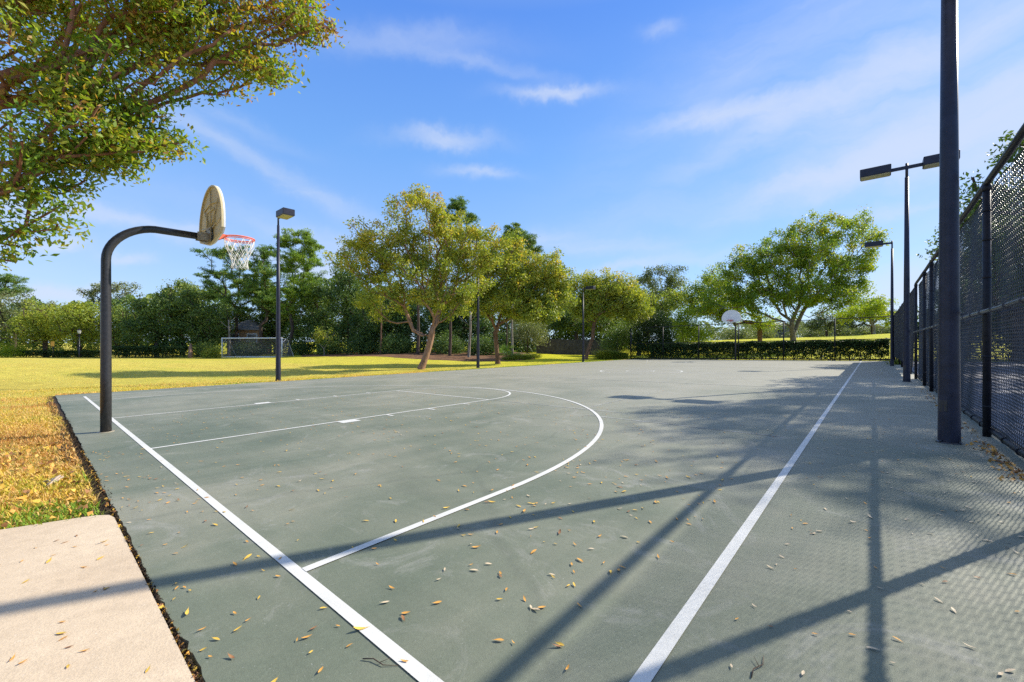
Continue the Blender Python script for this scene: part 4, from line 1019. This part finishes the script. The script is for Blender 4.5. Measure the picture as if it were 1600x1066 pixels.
# ---- hedges, shrubs and clumps
def hedge(label, A, B, w, h, n, L, mat, name='clipped_hedge', lowgap=.5):
    A = np.array(A); B = np.array(B); t = B - A; Ln = np.linalg.norm(t); t = t / Ln; nn = np.array([-t[1], t[0]])
    z0 = G(*A); e = empty(name, (A[0], A[1], z0), label, 'hedge')
    s = rng.random(n) * Ln; c = rng.normal(size=n) * .28; c = np.clip(c, -.5, .5) * w
    q = rng.random(n); z = h * np.where(rng.random(n) < lowgap, q ** .55, 1 - .22 * q ** 1.4)
    z = z + .05 * np.sin(s * 3.1) * z / h + rng.normal(size=n) * .03
    # leaves hang in clumps with gaps between
    keep = (np.sin(s * 7.3 + 2 * np.sin(z * 6)) + np.sin(z * 9 + s * 3.3) + rng.normal(size=n) * .9) > -1.45 - 1.3 * (z > h * .72)
    s, c, z = s[keep], c[keep], z[keep]
    P = np.column_stack([t[0] * s + nn[0] * c, t[1] * s + nn[1] * c, z])
    P[:, 2] += ground(A[0] + P[:, 0], A[1] + P[:, 1]) - z0
    V, Q = leaf_quads(P, L * (.6 + .8 * rng.random(len(P))), .62, .4)
    mesh_obj('foliage', np_mesh('foliage', V, Q, tint=rng.random(len(P)), mats=[M[mat]]), e)
    mb = MB()
    for s_ in np.arange(.3, Ln, .55):
        p = t * s_; g = G(A[0] + p[0], A[1] + p[1]) - z0
        for k in range(3):
            a = rng.normal(size=2) * .22
            mb.tube([(p[0], p[1], g - .05), (p[0] + a[0] * .5, p[1] + a[1] * .4, g + h * .45), (p[0] + a[0], p[1] + a[1] * .8, g + h * .92)], [.02, .014, .005], 4)
    mb.build('stem', M['bark_dark'], e)
hedge('long clipped dark hedge behind the end fence with sun showing through', (-7.6, 37.45), (9.1, 37.45), .9, 1.40, 78000, .11, 'hedge_leaf', lowgap=.55)
hedge('tall dark hedge at the far end of the tennis court behind the wire', (9.9, 38.6), (31, 38.6), 1.2, 2.3, 26000, .17, 'hedge_leaf', lowgap=.6)
hedge('low clipped hedge at the far left behind the park lamp post', XY(28, 61), XY(158, 60), 1.0, .95, 8000, .16, 'hedge_leaf', lowgap=.5)
hedge('dark hedge at the foot of the wood between the near hoop post and the goal', XY(178, 57.5), XY(292, 55.5), 1.2, 1.55, 13000, .16, 'hedge_leaf', lowgap=.6)
shrub('large_shrub', 'tall dark clipped shrub at the left end of the far fence', 'shrub', 1018, 41.5, [(1005, 528, 16, 30), (1030, 520, 22, 28), (1012, 503, 24, 17), (1036, 500, 18, 14), (1045, 535, 14, 24), (996, 540, 14, 22), (1020, 545, 20, 16)], 22000, .12, 'hedge_leaf', sig=.16, depth=1.0)
shrub('large_shrub', 'bright green bushy shrub in sun behind the far fence', 'shrub', 1072, 46, [(1075, 515, 24, 20), (1060, 500, 14, 18), (1092, 525, 20, 14), (1075, 490, 14, 12)], 7000, .17, 'leaf_lime', sig=.25, tbias=(0, .6))
shrub('shrub', 'pale grey leaved shrub at the right end of the pine straw bed', 'shrub', 824, 47, [(828, 512, 26, 18), (812, 522, 20, 14), (840, 525, 18, 12)], 6500, .15, 'leaf_grey', sig=.3, tbias=(.2, 1))
shrub('shrub', 'dark green shrub below the leaning tree at the far left corner of the court', 'shrub', 962, 43, [(965, 528, 22, 18), (985, 520, 16, 22), (950, 540, 14, 12)], 7500, .13, 'leaf_mid', sig=.2, tbias=(0, .75))
SH = 'shrubs at the foot of the wood'
for lab, u, d, ru, rv, mt, n in [
    ('dark low shrub at the foot of the wood just left of the soccer goal', 322, 57, 20, 14, 'leaf_mid', 4500), ('shady shrub right of the soccer goal beside the thin sapling', 470, 57, 18, 15, 'leaf_dark', 4000),
    ('dark shrub right of the thin sapling', 520, 54, 24, 17, 'leaf_dark', 5000), ('dark shrub under the left side of the first golden tree', 566, 51, 24, 18, 'leaf_dark', 5000),
    ('dark shrub just left of the first golden trunk', 622, 49, 26, 18, 'leaf_dark', 5000), ('dark shrub between the first golden trunk and the middle light pole', 700, 47, 26, 19, 'leaf_dark', 5000),
    ('dark shrub right behind the middle light pole', 752, 45, 22, 18, 'leaf_dark', 4500), ('yellow green shrub at the far left edge of the field', 14, 60, 26, 13, 'leaf_lime', 3500),
    ('yellow bush right of the park lamp post', 140, 62.5, 12, 9, 'leaf_gold', 1800), ('light green bush between the orange sign and the park lamp post', 98, 62.5, 14, 9, 'leaf_olive', 2000), ('dark bush under the tan house behind the soccer goal', 388, 59, 24, 12, 'leaf_dark', 4500), ('sunlit green bush left of the broken stump', 330, 54, 10, 8, 'leaf_olive', 1500)]:
    vb = float(533 + F * (HC - G(*XY(u, d))) / d)
    shrub('shrub', lab, 'shrub', u, d, [(u, vb - rv * .8, ru, rv), (u + ru * .5, vb - rv * .5, ru * .6, rv * .7), (u - ru * .5, vb - rv * .6, ru * .6, rv * .7)], n, .17, mt, SH, sig=.25)
for k, (lab, u, d, ru) in enumerate([('grey green bush far across the lawn at the left of the big trunk', 1185, 100, 22), ('pale bush far across the lawn just right of the big trunk', 1268, 104, 24), ('grey bush far across the lawn left of the young lime tree', 1306, 106, 20), ('olive bush far across the lawn below the young lime tree', 1345, 102, 24), ('grey bush far across the lawn beside the side fence', 1385, 100, 22), ('grey green bush far behind the far basket', 1150, 96, 24)]):
    vb = float(533 + F * (HC - G(*XY(u, d))) / d)
    shrub('shrub', lab, 'shrub', u, d, [(u, vb - 8, ru, 11), (u + 12, vb - 6, 14, 9)], 3200, .34, 'leaf_grey', 'bushes far across the lawn', sig=.5, tbias=(.1, .9))
WU = [-60, 60, 110, 190, 240, 330, 420, 520, 600, 760, 860, 985, 1075, 1480]; WV = [468, 468, 480, 472, 456, 452, 446, 428, 446, 452, 470, 482, 505, 512]
def wood(name, u0, u1, d0, d1, vt, n, L, mat, tb, vlow=None):
    u = rng.uniform(u0, u1, n); d = rng.uniform(d0, d1, n); x = XC + (u - 800) / F * d * CY_ - d * SY_; y = YC + (u - 800) / F * d * SY_ + d * CY_
    g = ground(x, y); ht = HC - (np.interp(u, WU, WV) + vt + 5 * np.sin(u * .09) + 4 * np.sin(u * .023 + 1) + 3 * np.sin(u * .21) - 533) / F * d - g
    z = g + np.maximum(ht, .5) * rng.random(n) ** .8
    c = vnoise(u * .12, z * 1.6, 1.0, 31) + .5 * rng.normal(size=n); k = c > -.8
    P = np.column_stack([x, y, z])[k]; V, Q = leaf_quads(P, L * (.6 + .8 * rng.random(len(P))), .55, .4)
    o = mesh_obj(name, np_mesh(name, V, Q, tint=np.clip(tb + .25 * c[k] + .12 * rng.normal(size=len(P)), 0, 1), mats=[M[mat]])); tag(o, 'continuous mass of woodland leaves behind the trees that edge the field', 'woodland', kind='stuff')
def vnoise(x, y, s, seed):
    r2 = np.random.default_rng(seed); o = 0
    for k in range(7):
        a = r2.random() * 2 * PI; f = s * (.6 + 1.6 * r2.random()); o = o + np.sin((x * math.cos(a) + y * math.sin(a)) * f + r2.random() * 6)
    return o / 7 ** .5
wood('woodland', -60, 360, 72, 84, 0, 34000, .5, 'leaf_mid', .3)
wood('woodland', 408, 985, 62, 74, 0, 64000, .42, 'leaf_mid', .22)
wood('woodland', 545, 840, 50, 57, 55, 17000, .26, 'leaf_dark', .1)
wood('woodland', 1075, 1480, 112, 128, 0, 16000, .6, 'leaf_grey', .35)
wood('woodland', 965, 1075, 60, 68, -4, 9000, .35, 'leaf_mid', .4)
# saw palmetto and ornamental grasses
def palmetto(u, d, label):
    x, y = XY(u, d); b = np.array([x, y, G(x, y)]); V = []; Q = []; n = 0
    for f in range(34):
        a = rng.random() * 2 * PI; el = .35 + rng.random() * .95; st = np.array([math.cos(a) * math.cos(el), math.sin(a) * math.cos(el), math.sin(el)]); c = st * (.55 + .65 * rng.random()) + np.array([*(rng.normal(size=2) * .25), 0])
        e1 = np.cross(st, [0, 0, 1.]); e1 /= np.linalg.norm(e1)
        for k in range(11):
            an = (k - 5) * .26; dr = st * math.cos(an) + e1 * math.sin(an); L = .55 * (1 - .03 * abs(k - 5)); w = np.cross(dr, np.cross(st, e1)); w = w / np.linalg.norm(w) * .02
            V += [c, c + dr * L * .5 + w, c + dr * L - np.array([0, 0, .08]), c + dr * L * .5 - w]; Q.append((n, n + 1, n + 2, n + 3)); n += 4
    o = mesh_obj('palmetto', np_mesh('palmetto', V, Q, tint=rng.random(len(Q)), mats=[M['needle_bright']]), None, tuple(b)); tag(o, label, 'palm shrub', 'palmettos in the pine straw bed')
palmetto(793, 38.5, 'green fan leaved palmetto right behind the trunk of the olive tree')
palmetto(786, 42, 'palmetto clump farther back behind the trunk of the olive tree')
for k, (u, d, w, h, lab) in enumerate([(806, 38, .8, .55, 'grass tuft in the pine straw just right of the pale straight trunk'), (815, 38.5, .9, .5, 'sunlit grass tuft midway along the front of the pine straw'), (827, 40.5, .9, .55, 'yellow green grass tuft at the right tip of the pine straw'), (796, 37, .6, .35, 'low grass tuft at the front of the pine straw by the olive trunk')]):
    grass_clump('grass_clump', lab, 'grass clump', u, d, w, h, 700, 'grass_tuft', 'grass tufts along the pine straw')
grass_clump('grass_clump', 'fountain of long green grass below the dark shrub at the far left court corner', 'grass clump', 948, 41, 1.0, 1.0, 1500, 'grass_tuft', 'ornamental grass at the court corner')
grass_clump('grass_clump', 'second long green grass clump nearer the far fence post', 'grass clump', 965, 41, 1.0, .9, 1300, 'grass_tuft', 'ornamental grass at the court corner')
grass_clump('weed_clump', 'small green weeds at the foot of the windscreen fence', 'weeds', 1405, 22.5, .35, .3, 260, 'grass_tuft')
# sapling
tree('sapling', 'thin young sapling with sparse leaves right of the soccer goal', 'tree', 506, 49, [(505, 520, 18, 9), (495, 528, 12, 7), (516, 530, 12, 7)], 545, 34, 900, .2, 'leaf_olive', 'bark_grey', .05, None, sig=.3, step=.6, rmin=.008)

# ================================================================== GRASS BLADES AND LITTER
def blades(name, P, h, mat, tint, lie=.6, w=.004):
    n = len(P); an = rng.random(n) * 2 * PI; hh = h * (.5 + rng.random(n))
    d = np.column_stack([np.cos(an), np.sin(an)]) * (lie * hh * (.4 + .9 * rng.random(n)))[:, None]
    sd = np.column_stack([-np.sin(an), np.cos(an), 0 * an]) * (w * (.6 + .8 * rng.random(n)))[:, None]
    up_ = hh * (.25 + .6 * rng.random(n))
    tip = P + np.column_stack([d, up_]); mid = P + np.column_stack([d * .45, up_ * .75])
    V = np.stack([P - sd, P + sd, mid + sd * .8, mid - sd * .8, tip], 1).reshape(-1, 3); i = np.arange(n)[:, None] * 5
    o = mesh_obj(name, np_mesh(name, V, i + np.array([[0, 1, 2, 3]]), i + np.array([[3, 2, 4]]), tint=np.concatenate([tint, tint]), mats=[M[mat]]))
    tag(o, kind='stuff', cat='grass'); return o
def vnoise(x, y, s, seed):
    r2 = np.random.default_rng(seed); o = 0
    for k in range(7):
        a = r2.random() * 2 * PI; f = s * (.6 + 1.6 * r2.random()); o = o + np.sin((x * math.cos(a) + y * math.sin(a)) * f + r2.random() * 6)
    return o / 7 ** .5
def sample(n, x0, x1, y0, y1):
    return rng.uniform(x0, x1, n), rng.uniform(y0, y1, n)
xs, ys = [], []
for n, x0, x1, y0, y1 in [(52000, .8, 4.3, -3.6, -.56), (30000, -3, .8, -3.6, -.56), (16000, -8.8, -3, -3.6, -.56), (14000, -12.5, -8.85, -3.5, 6), (9000, -11, -8.93, 6, 16), (16000, -26, -12, -8, 20)]:
    a, b_ = sample(n, x0, x1, y0, y1); xs.append(a); ys.append(b_)
xs = np.concatenate(xs); ys = np.concatenate(ys)
inw = (xs > 4.02 + (ys + 1.03) * -.0 + np.where(ys < -1.03, (ys + 1.03) * .305, (ys + 1.03) * .42)) & (ys < -.5)
inc = (ys > -.53) & (xs > -8.92)
bald = vnoise(xs, ys, 2.6, 3) > .55
keep = ~inw & ~inc & (~bald | (rng.random(len(xs)) < .35)); xs, ys = xs[keep], ys[keep]
zs = ground(xs, ys) - .02
gt = .38 + .20 * vnoise(xs, ys, 1.6, 5) + rng.normal(size=len(xs)) * .16
gt = gt + np.clip((xs - 2.75) / 1.0, 0, 1) * np.where(rng.random(len(xs)) < .8, .62, 0) * (vnoise(xs, ys, 3, 9) > -.45)
gt = np.where(xs < -8.8, .62 + .12 * vnoise(xs, ys, 1.2, 4) + rng.normal(size=len(xs)) * .12, gt)
blades('grass_blades', np.column_stack([xs, ys, zs]), .05, 'grass_near', np.clip(gt, 0, 1), .8, .0042)

# ragged grass edge along the left side of the court
n = 9000; ys = rng.uniform(-.5, 36.4, n); xs = -8.93 - rng.random(n) ** 1.5 * .35
blades('grass_edge', np.column_stack([xs, ys, ground(xs, ys) - .02]), .075, 'grass_near', np.clip(.62 + .25 * vnoise(xs, ys, 1.1, 8) + np.clip(ys / 60, 0, .35) + rng.normal(size=n) * .1, 0, 1), .7, .007)

# crumbs and leaf litter in the gap beside the court
def scraps(name, P, size, mats, mi, flat=.5):
    n = len(P); V, Q = leaf_quads(P, size, .7, 1.6)
    o = mesh_obj(name, np_mesh(name, V, Q, mats=mats, mi=mi)); return o
n = 5000
xs = np.concatenate([rng.uniform(-2.5, 7.4, n)]); dens = .5 + .5 * vnoise(xs, xs * 0, 1.4, 21)
ys = -.51 + rng.normal(size=n) * np.where(xs < 4.2, .018, .004) * (.6 + .8 * np.clip(dens, 0, 1)) - np.where(xs < 4.2, .02, 0)
dk = np.column_stack([xs, ys, plane(xs, ys) + rng.uniform(-.012, .012, n)])
o = scraps('edge_crumbs', dk, .012 * (.4 + rng.random(n)), [M['soil']], np.zeros(n)); tag(o, kind='stuff', cat='soil crumbs')
n = 420; xs = 7.4 - rng.random(n) ** 1.3 * 6.2; ys = -.512 + rng.normal(size=n) * .007
lt = np.column_stack([xs, ys, plane(xs, ys) + rng.uniform(-.02, .006, n)])
o = scraps('leaf_litter', lt, .022 * (.5 + rng.random(n)), [M['fallen_yellow'], M['fallen_orange'], M['fallen_brown']], rng.choice(3, n, p=[.35, .35, .3])); tag(o, kind='stuff', cat='leaf litter')
n = 300; ys = 4.2 + np.abs(rng.normal(size=n)) * 1.1 + np.where(rng.random(n) < .3, rng.random(n) * 8, 0); xs = 9.24 - np.abs(rng.normal(size=n)) * .07
lt = np.column_stack([xs, ys, plane(xs, ys) + rng.uniform(.002, .02, n)])
o = scraps('fence_litter', lt, .04 * (.5 + rng.random(n)), [M['fallen_pale'], M['fallen_orange'], M['fallen_brown']], rng.choice(3, n, p=[.35, .4, .25])); tag(o, kind='stuff', cat='leaf litter')
# dry leaves lying in the near grass
n = 900; xs, ys = sample(n, .5, 4.2, -3.4, -.6); ok = ~((xs > 4.02 + np.where(ys < -1.03, (ys + 1.03) * .305, (ys + 1.03) * .42)))
xs, ys = xs[ok], ys[ok]; n = len(xs)
o = scraps('grass_litter', np.column_stack([xs, ys, ground(xs, ys) + .02]), .045 * (.5 + rng.random(n)), [M['fallen_yellow'], M['fallen_orange'], M['fallen_brown']], rng.choice(3, n, p=[.3, .45, .25])); tag(o, kind='stuff', cat='leaf litter')

# ---- fallen leaves: each one a thing
def leaf_shape(L, w, curl, twist, n=6):
    vs = []; fs = []
    for i in range(n + 1):
        t = i / n; ww = w * math.sin(PI * min(1, t * 1.02)) ** .8 * (1 - .25 * t) + .0006
        z = curl * (t - .5) ** 2 * 4 * L * .25; a = twist * (t - .5)
        for s_ in (-1, 0, 1):
            x_, zz = s_ * ww * math.cos(a), abs(s_) * ww * .22 + s_ * ww * math.sin(a)
            vs.append(((t - .5) * L, x_, z + zz))
    for i in range(n):
        for j in range(2): fs.append((i * 3 + j, i * 3 + j + 1, i * 3 + 4 + j, i * 3 + 3 + j))
    zm = min(v[2] for v in vs); vs = [(x, y_, z - zm) for x, y_, z in vs]
    # stalk
    vs += [(L * .5, .0008, -zm + curl * L * .25), (L * .5, -.0008, -zm + curl * L * .25), (L * .66, 0, -zm + curl * L * .3 + .004)]; fs.append((len(vs) - 3, len(vs) - 2, len(vs) - 1))
    return vs, fs
SHAPES = []
for k in range(9):
    vs, fs = leaf_shape(rng.uniform(.038, .064), rng.uniform(.0055, .0095), rng.uniform(-.1, .5), rng.uniform(-.7, .7)); SHAPES.append((vs, fs))
LM = {}
for c in LEAFC:
    for k, (vs, fs) in enumerate(SHAPES):
        me = bpy.data.meshes.new('fallen_leaf'); me.from_pydata(vs, [], fs); me.materials.append(M['fallen_' + c]); me.polygons.foreach_set('use_smooth', [True] * len(fs)); me.update(); LM[c, k] = me
def region(x, y):
    if y < -.57: return 'walk'
    if y < 0: return 'strip'
    if y < .12: return None
    if x > 7.75: return 'fence'
    if y > 6.5: return 'far'
    if math.hypot(x, y - 1.575) < 6.0 or (y < 1.575 and x < 6.0): return 'inside'
    return 'open'
PH = {'walk': 'lying on the tan concrete walk', 'strip': 'on the green strip behind the thick white baseline', 'fence': 'on the grey strip between the white sideline and the fence',
      'far': 'out on the court beyond the free throw circle', 'inside': 'inside the near three point arc', 'open': 'between the arc and the right sideline'}
PR = {'walk': [.33, .42, .23, .02], 'strip': [.42, .44, .12, .02], 'fence': [.08, .22, .10, .60], 'far': [.25, .4, .1, .25], 'inside': [.37, .45, .11, .07], 'open': [.28, .46, .1, .16]}
cand = []
def cast(n, x0, x1, y0, y1, pw=1.0):
    for _ in range(n):
        x = rng.uniform(x0, x1); y = y0 + (y1 - y0) * rng.random() ** pw
        l, d = camco(x, y)
        if d < .9: continue
        u = 800 + F * l / d; v = 533 + F * (HC - plane(x, y)) / d
        if not (-20 < u < 1620 and v < 1090): continue
        r_ = region(x, y)
        if r_ is None or (r_ == 'walk' and (x < 4.5 or y < -5)): continue
        if r_ == 'fence' and x > 9.15: continue
        cand.append((d, x, y, r_))
cast(330, 4.4, 7.6, -3.2, -.6); cast(130, 1.5, 7.6, -.48, 0); cast(640, -2, 7.4, .1, 6.5, 1.0); cast(640, -6, 7.4, 2, 12); cast(330, 7.8, 9.15, .4, 9, 1.1); cast(120, 6.0, 7.5, .1, 3)
cand.sort(key=lambda c: c[0])
rest = []
for i, (d, x, y, r_) in enumerate(cand):
    c = list(LEAFC)[int(rng.choice(4, p=PR[r_]))]; k = int(rng.integers(0, len(SHAPES))); s_ = float(rng.uniform(.45, 1.0)) * (.85 if r_ == 'fence' else 1)
    rot = (float(rng.normal() * .12), float(rng.normal() * .12), float(rng.random() * 2 * PI))
    z = plane(x, y) + (.008 if r_ == 'walk' else .006)
    if i < 300:
        o = mesh_obj('fallen_leaf', LM[c, k], None, (x, y, z)); o.rotation_euler = rot; o.scale = (s_,) * 3
        tag(o, f"{c} fallen leaf {PH[r_]}", 'leaf', f"{c} leaves {PH[r_]}")
    else: rest.append((c, k, s_, rot[2], x, y, z))
if rest:
    mb = MB(); cs = list(LEAFC)
    for c, k, s_, a, x, y, z in rest:
        ca, sa = math.cos(a) * s_, math.sin(a) * s_; vs, fs = SHAPES[k]
        mb.add([(x + p[0] * ca - p[1] * sa, y + p[0] * sa + p[1] * ca, z + p[2] * s_) for p in vs], fs, cs.index(c), True)
    tag(mb.build('scattered_leaves', [M['fallen_' + c] for c in cs]), kind='stuff', cat='leaves')
# twigs
for lab, (x, y), a in [('thin dark twig lying by the lower end of the baseline', (6.93, -.07), .4), ('thin forked twig on the grey strip right of the sideline', (7.97, .78), 1.4)]:
    mb = MB(); ca, sa = math.cos(a), math.sin(a); T = lambda p: (p[0] * ca - p[1] * sa, p[0] * sa + p[1] * ca, p[2])
    mb.tube([T(p) for p in [(-.07, 0, .004), (-.03, .008, .008), (.02, -.004, .006), (.07, .012, .004)]], [.0022, .002, .0016, .0008], 6); mb.tube([T(p) for p in [(0, .001, .006), (.03, .03, .010)]], [.0014, .0006], 5)
    o = mb.build('twig', M['twig']); o.location = (x, y, plane(x, y)); tag(o, lab, 'twig')
SKY_TINT = (.72, .92, 1.16); CLOUD = (.70, .78, .95); SKY_STR = .15; SUN_E = 3.8; EXPO = 0.90

# ================================================================== SKY, SUN, CAMERA
SUN_EL, SUN_AZ = R(35.2), R(27.3)          # azimuth from +Y towards +X
w = bpy.data.worlds.new('World'); S.world = w; w.use_nodes = True
nt = w.node_tree; nt.nodes.clear()
class WT(NT):
    def __init__(s): s.t = nt; s.out = nt.nodes.new('ShaderNodeOutputWorld')
T = WT()
sky = T.n('ShaderNodeTexSky', sky_type='NISHITA', sun_disc=False); sky.sun_elevation = SUN_EL; sky.sun_rotation = SUN_AZ
sky.air_density = 1.0; sky.dust_density = .3; sky.ozone_density = 3.0; sky.altitude = 0
dirv = T.n('ShaderNodeTexCoord').outputs['Generated']
sp = T.n('ShaderNodeSeparateXYZ'); T.l(dirv, sp.inputs[0])
KS = 1.0 / (SKY_STR * 2 ** EXPO)
blue = ramp(T, sp.outputs['Z'], [(0, (.50, .67, .93)), (.10, (.43, .62, .94)), (.22, (.31, .53, .93)), (.40, (.19, .43, .91)), (.62, (.108, .295, .86)), (.78, (.42, .52, .76)), (1, (.62, .64, .68))])  # pale zenith stops lie above the view, added to whiten the ambient light
blue = mix(T, 1.0, blue, (KS, KS, KS), 'MULTIPLY')
skyc = mix(T, .18, blue, mix(T, 1.0, sky.outputs[0], SKY_TINT, 'MULTIPLY'))
# clouds, fixed in the sky by direction
def cdir(u, v):
    l, z = (u - 800) / F, -(v - 533) / F
    p = np.array([l * CY_ - SY_, l * SY_ + CY_, z]); return p / np.linalg.norm(p)
wn = T.n('ShaderNodeTexNoise'); T.l(dirv, wn.inputs['Vector']); wn.inputs['Scale'].default_value = 3.2; wn.inputs['Detail'].default_value = 6; wn.inputs['Roughness'].default_value = .62
vm = T.n('ShaderNodeVectorMath', operation='SUBTRACT'); T.l(wn.outputs['Color'], vm.inputs[0]); vm.inputs[1].default_value = (.5, .5, .5)
vs_ = T.n('ShaderNodeVectorMath', operation='SCALE'); T.l(vm.outputs[0], vs_.inputs[0]); vs_.inputs['Scale'].default_value = .16
va = T.n('ShaderNodeVectorMath', operation='ADD'); T.l(dirv, va.inputs[0]); T.l(vs_.outputs[0], va.inputs[1])
wd = va.outputs[0]
def dot(vec, c):
    nd = T.n('ShaderNodeVectorMath', operation='DOT_PRODUCT'); T.l(vec, nd.inputs[0]); nd.inputs[1].default_value = tuple(c); return nd.outputs['Value']
def puff(u, v, wu, wv, ang, amp, sharp=1.0):
    c = cdir(u, v); up_ = np.array([0, 0, 1.0]); e1 = np.cross(c, up_); e1 /= np.linalg.norm(e1); e2 = np.cross(e1, c)
    a = math.radians(ang); f1 = e1 * math.cos(a) + e2 * math.sin(a); f2_ = -e1 * math.sin(a) + e2 * math.cos(a)
    sc = np.linalg.norm([(u - 800) / F, 1, (v - 533) / F]) * F
    x_ = mth(T, 'DIVIDE', dot(wd, f1), wu / sc); y_ = mth(T, 'DIVIDE', dot(wd, f2_), wv / sc)
    r2 = mth(T, 'ADD', mth(T, 'MULTIPLY', x_, x_), mth(T, 'MULTIPLY', y_, y_))
    g = mth(T, 'EXPONENT', mth(T, 'MULTIPLY', r2, -1.0))
    front = mth(T, 'GREATER_THAN', dot(dirv, c), 0.0)
    return mth(T, 'MULTIPLY', mth(T, 'MULTIPLY', g, front), amp)
acc = None
for a in [(868, 138, 70, 9, -2, .75), (695, 212, 72, 11, 6, .70), (752, 256, 55, 9, 4, .62), (745, 98, 110, 10, -4, .32), (1140, 184, 95, 16, -8, .80), (1290, 160, 170, 22, 14, .8), (1430, 110, 190, 65, 25, .64),
          (1420, 222, 210, 28, 14, .95), (1560, 180, 150, 60, 10, .85), (1340, 258, 140, 14, 10, .62), (1250, 60, 300, 90, 18, .34), (430, 272, 230, 18, -18, .40), (250, 372, 200, 14, -4, .62), (112, 392, 28, 7, 0, .8),
          (212, 415, 24, 7, 0, .75), (90, 455, 60, 13, 6, 1.1), (490, 430, 38, 26, 0, 1.0), (560, 385, 170, 20, -6, .42), (880, 375, 190, 16, -6, .45), (1000, 415, 120, 9, 3, .55), (1030, 48, 22, 10, 0, .3), (1420, 460, 80, 40, 0, 1.0),
          (2150, 250, 360, 240, 0, .6), (2600, 300, 600, 400, 0, .9), (-700, 300, 500, 300, 0, .6), (1160, 300, 420, 30, 4, .2), (620, 60, 170, 20, 8, .26), (1380, 325, 70, 9, 0, .5), (360, 190, 90, 14, -6, .25)]:  # the wide leading puffs lie out of view, added to whiten ambient light
    p = puff(*a); acc = p if acc is None else mth(T, 'ADD', acc, p)
# feathered grain of the cirrus
mp = T.n('ShaderNodeMapping'); T.l(wd, mp.inputs['Vector']); mp.inputs['Scale'].default_value = (3, 3, 15)
gr = noise(T, mp.outputs[0], 1.6, 8, .6, .4)
acc = mth(T, 'MULTIPLY', acc, mth(T, 'MULTIPLY_ADD', gr, 2.2, -.12))
acc = mth(T, 'MULTIPLY', mth(T, 'TANH', mth(T, 'MULTIPLY', acc, 1.15)), .80)
cl = mix(T, acc, skyc, tuple(KS * c for c in CLOUD))
bgd = T.n('ShaderNodeBackground'); T.l(cl, bgd.inputs['Color']); bgd.inputs['Strength'].default_value = SKY_STR
T.l(bgd.outputs[0], T.out.inputs['Surface'])

sl = bpy.data.lights.new('sun', 'SUN'); sl.energy = SUN_E; sl.angle = R(.53); sl.color = (1, .93, .80)
so = bpy.data.objects.new('sun', sl); link(so)
sd_ = Vector((math.sin(SUN_AZ) * math.cos(SUN_EL), math.cos(SUN_AZ) * math.cos(SUN_EL), math.sin(SUN_EL)))
so.rotation_euler = sd_.to_track_quat('Z', 'Y').to_euler(); so.location = (20, 40, 40)

cam = bpy.data.cameras.new('camera'); cam.sensor_width = 36; cam.lens = F / 1600 * 36; cam.clip_end = 3000; cam.clip_start = .05
co = bpy.data.objects.new('camera', cam); link(co); co.location = (XC, YC, HC); co.rotation_euler = (R(90), 0, YAW)
S.camera = co
S.view_settings.view_transform = 'Standard'; S.view_settings.look = 'None'; S.view_settings.gamma = 1; S.view_settings.use_curve_mapping = False
S.view_settings.exposure = EXPO
S.cycles.max_bounces = 8; S.cycles.transparent_max_bounces = 8; S.cycles.use_denoising = False
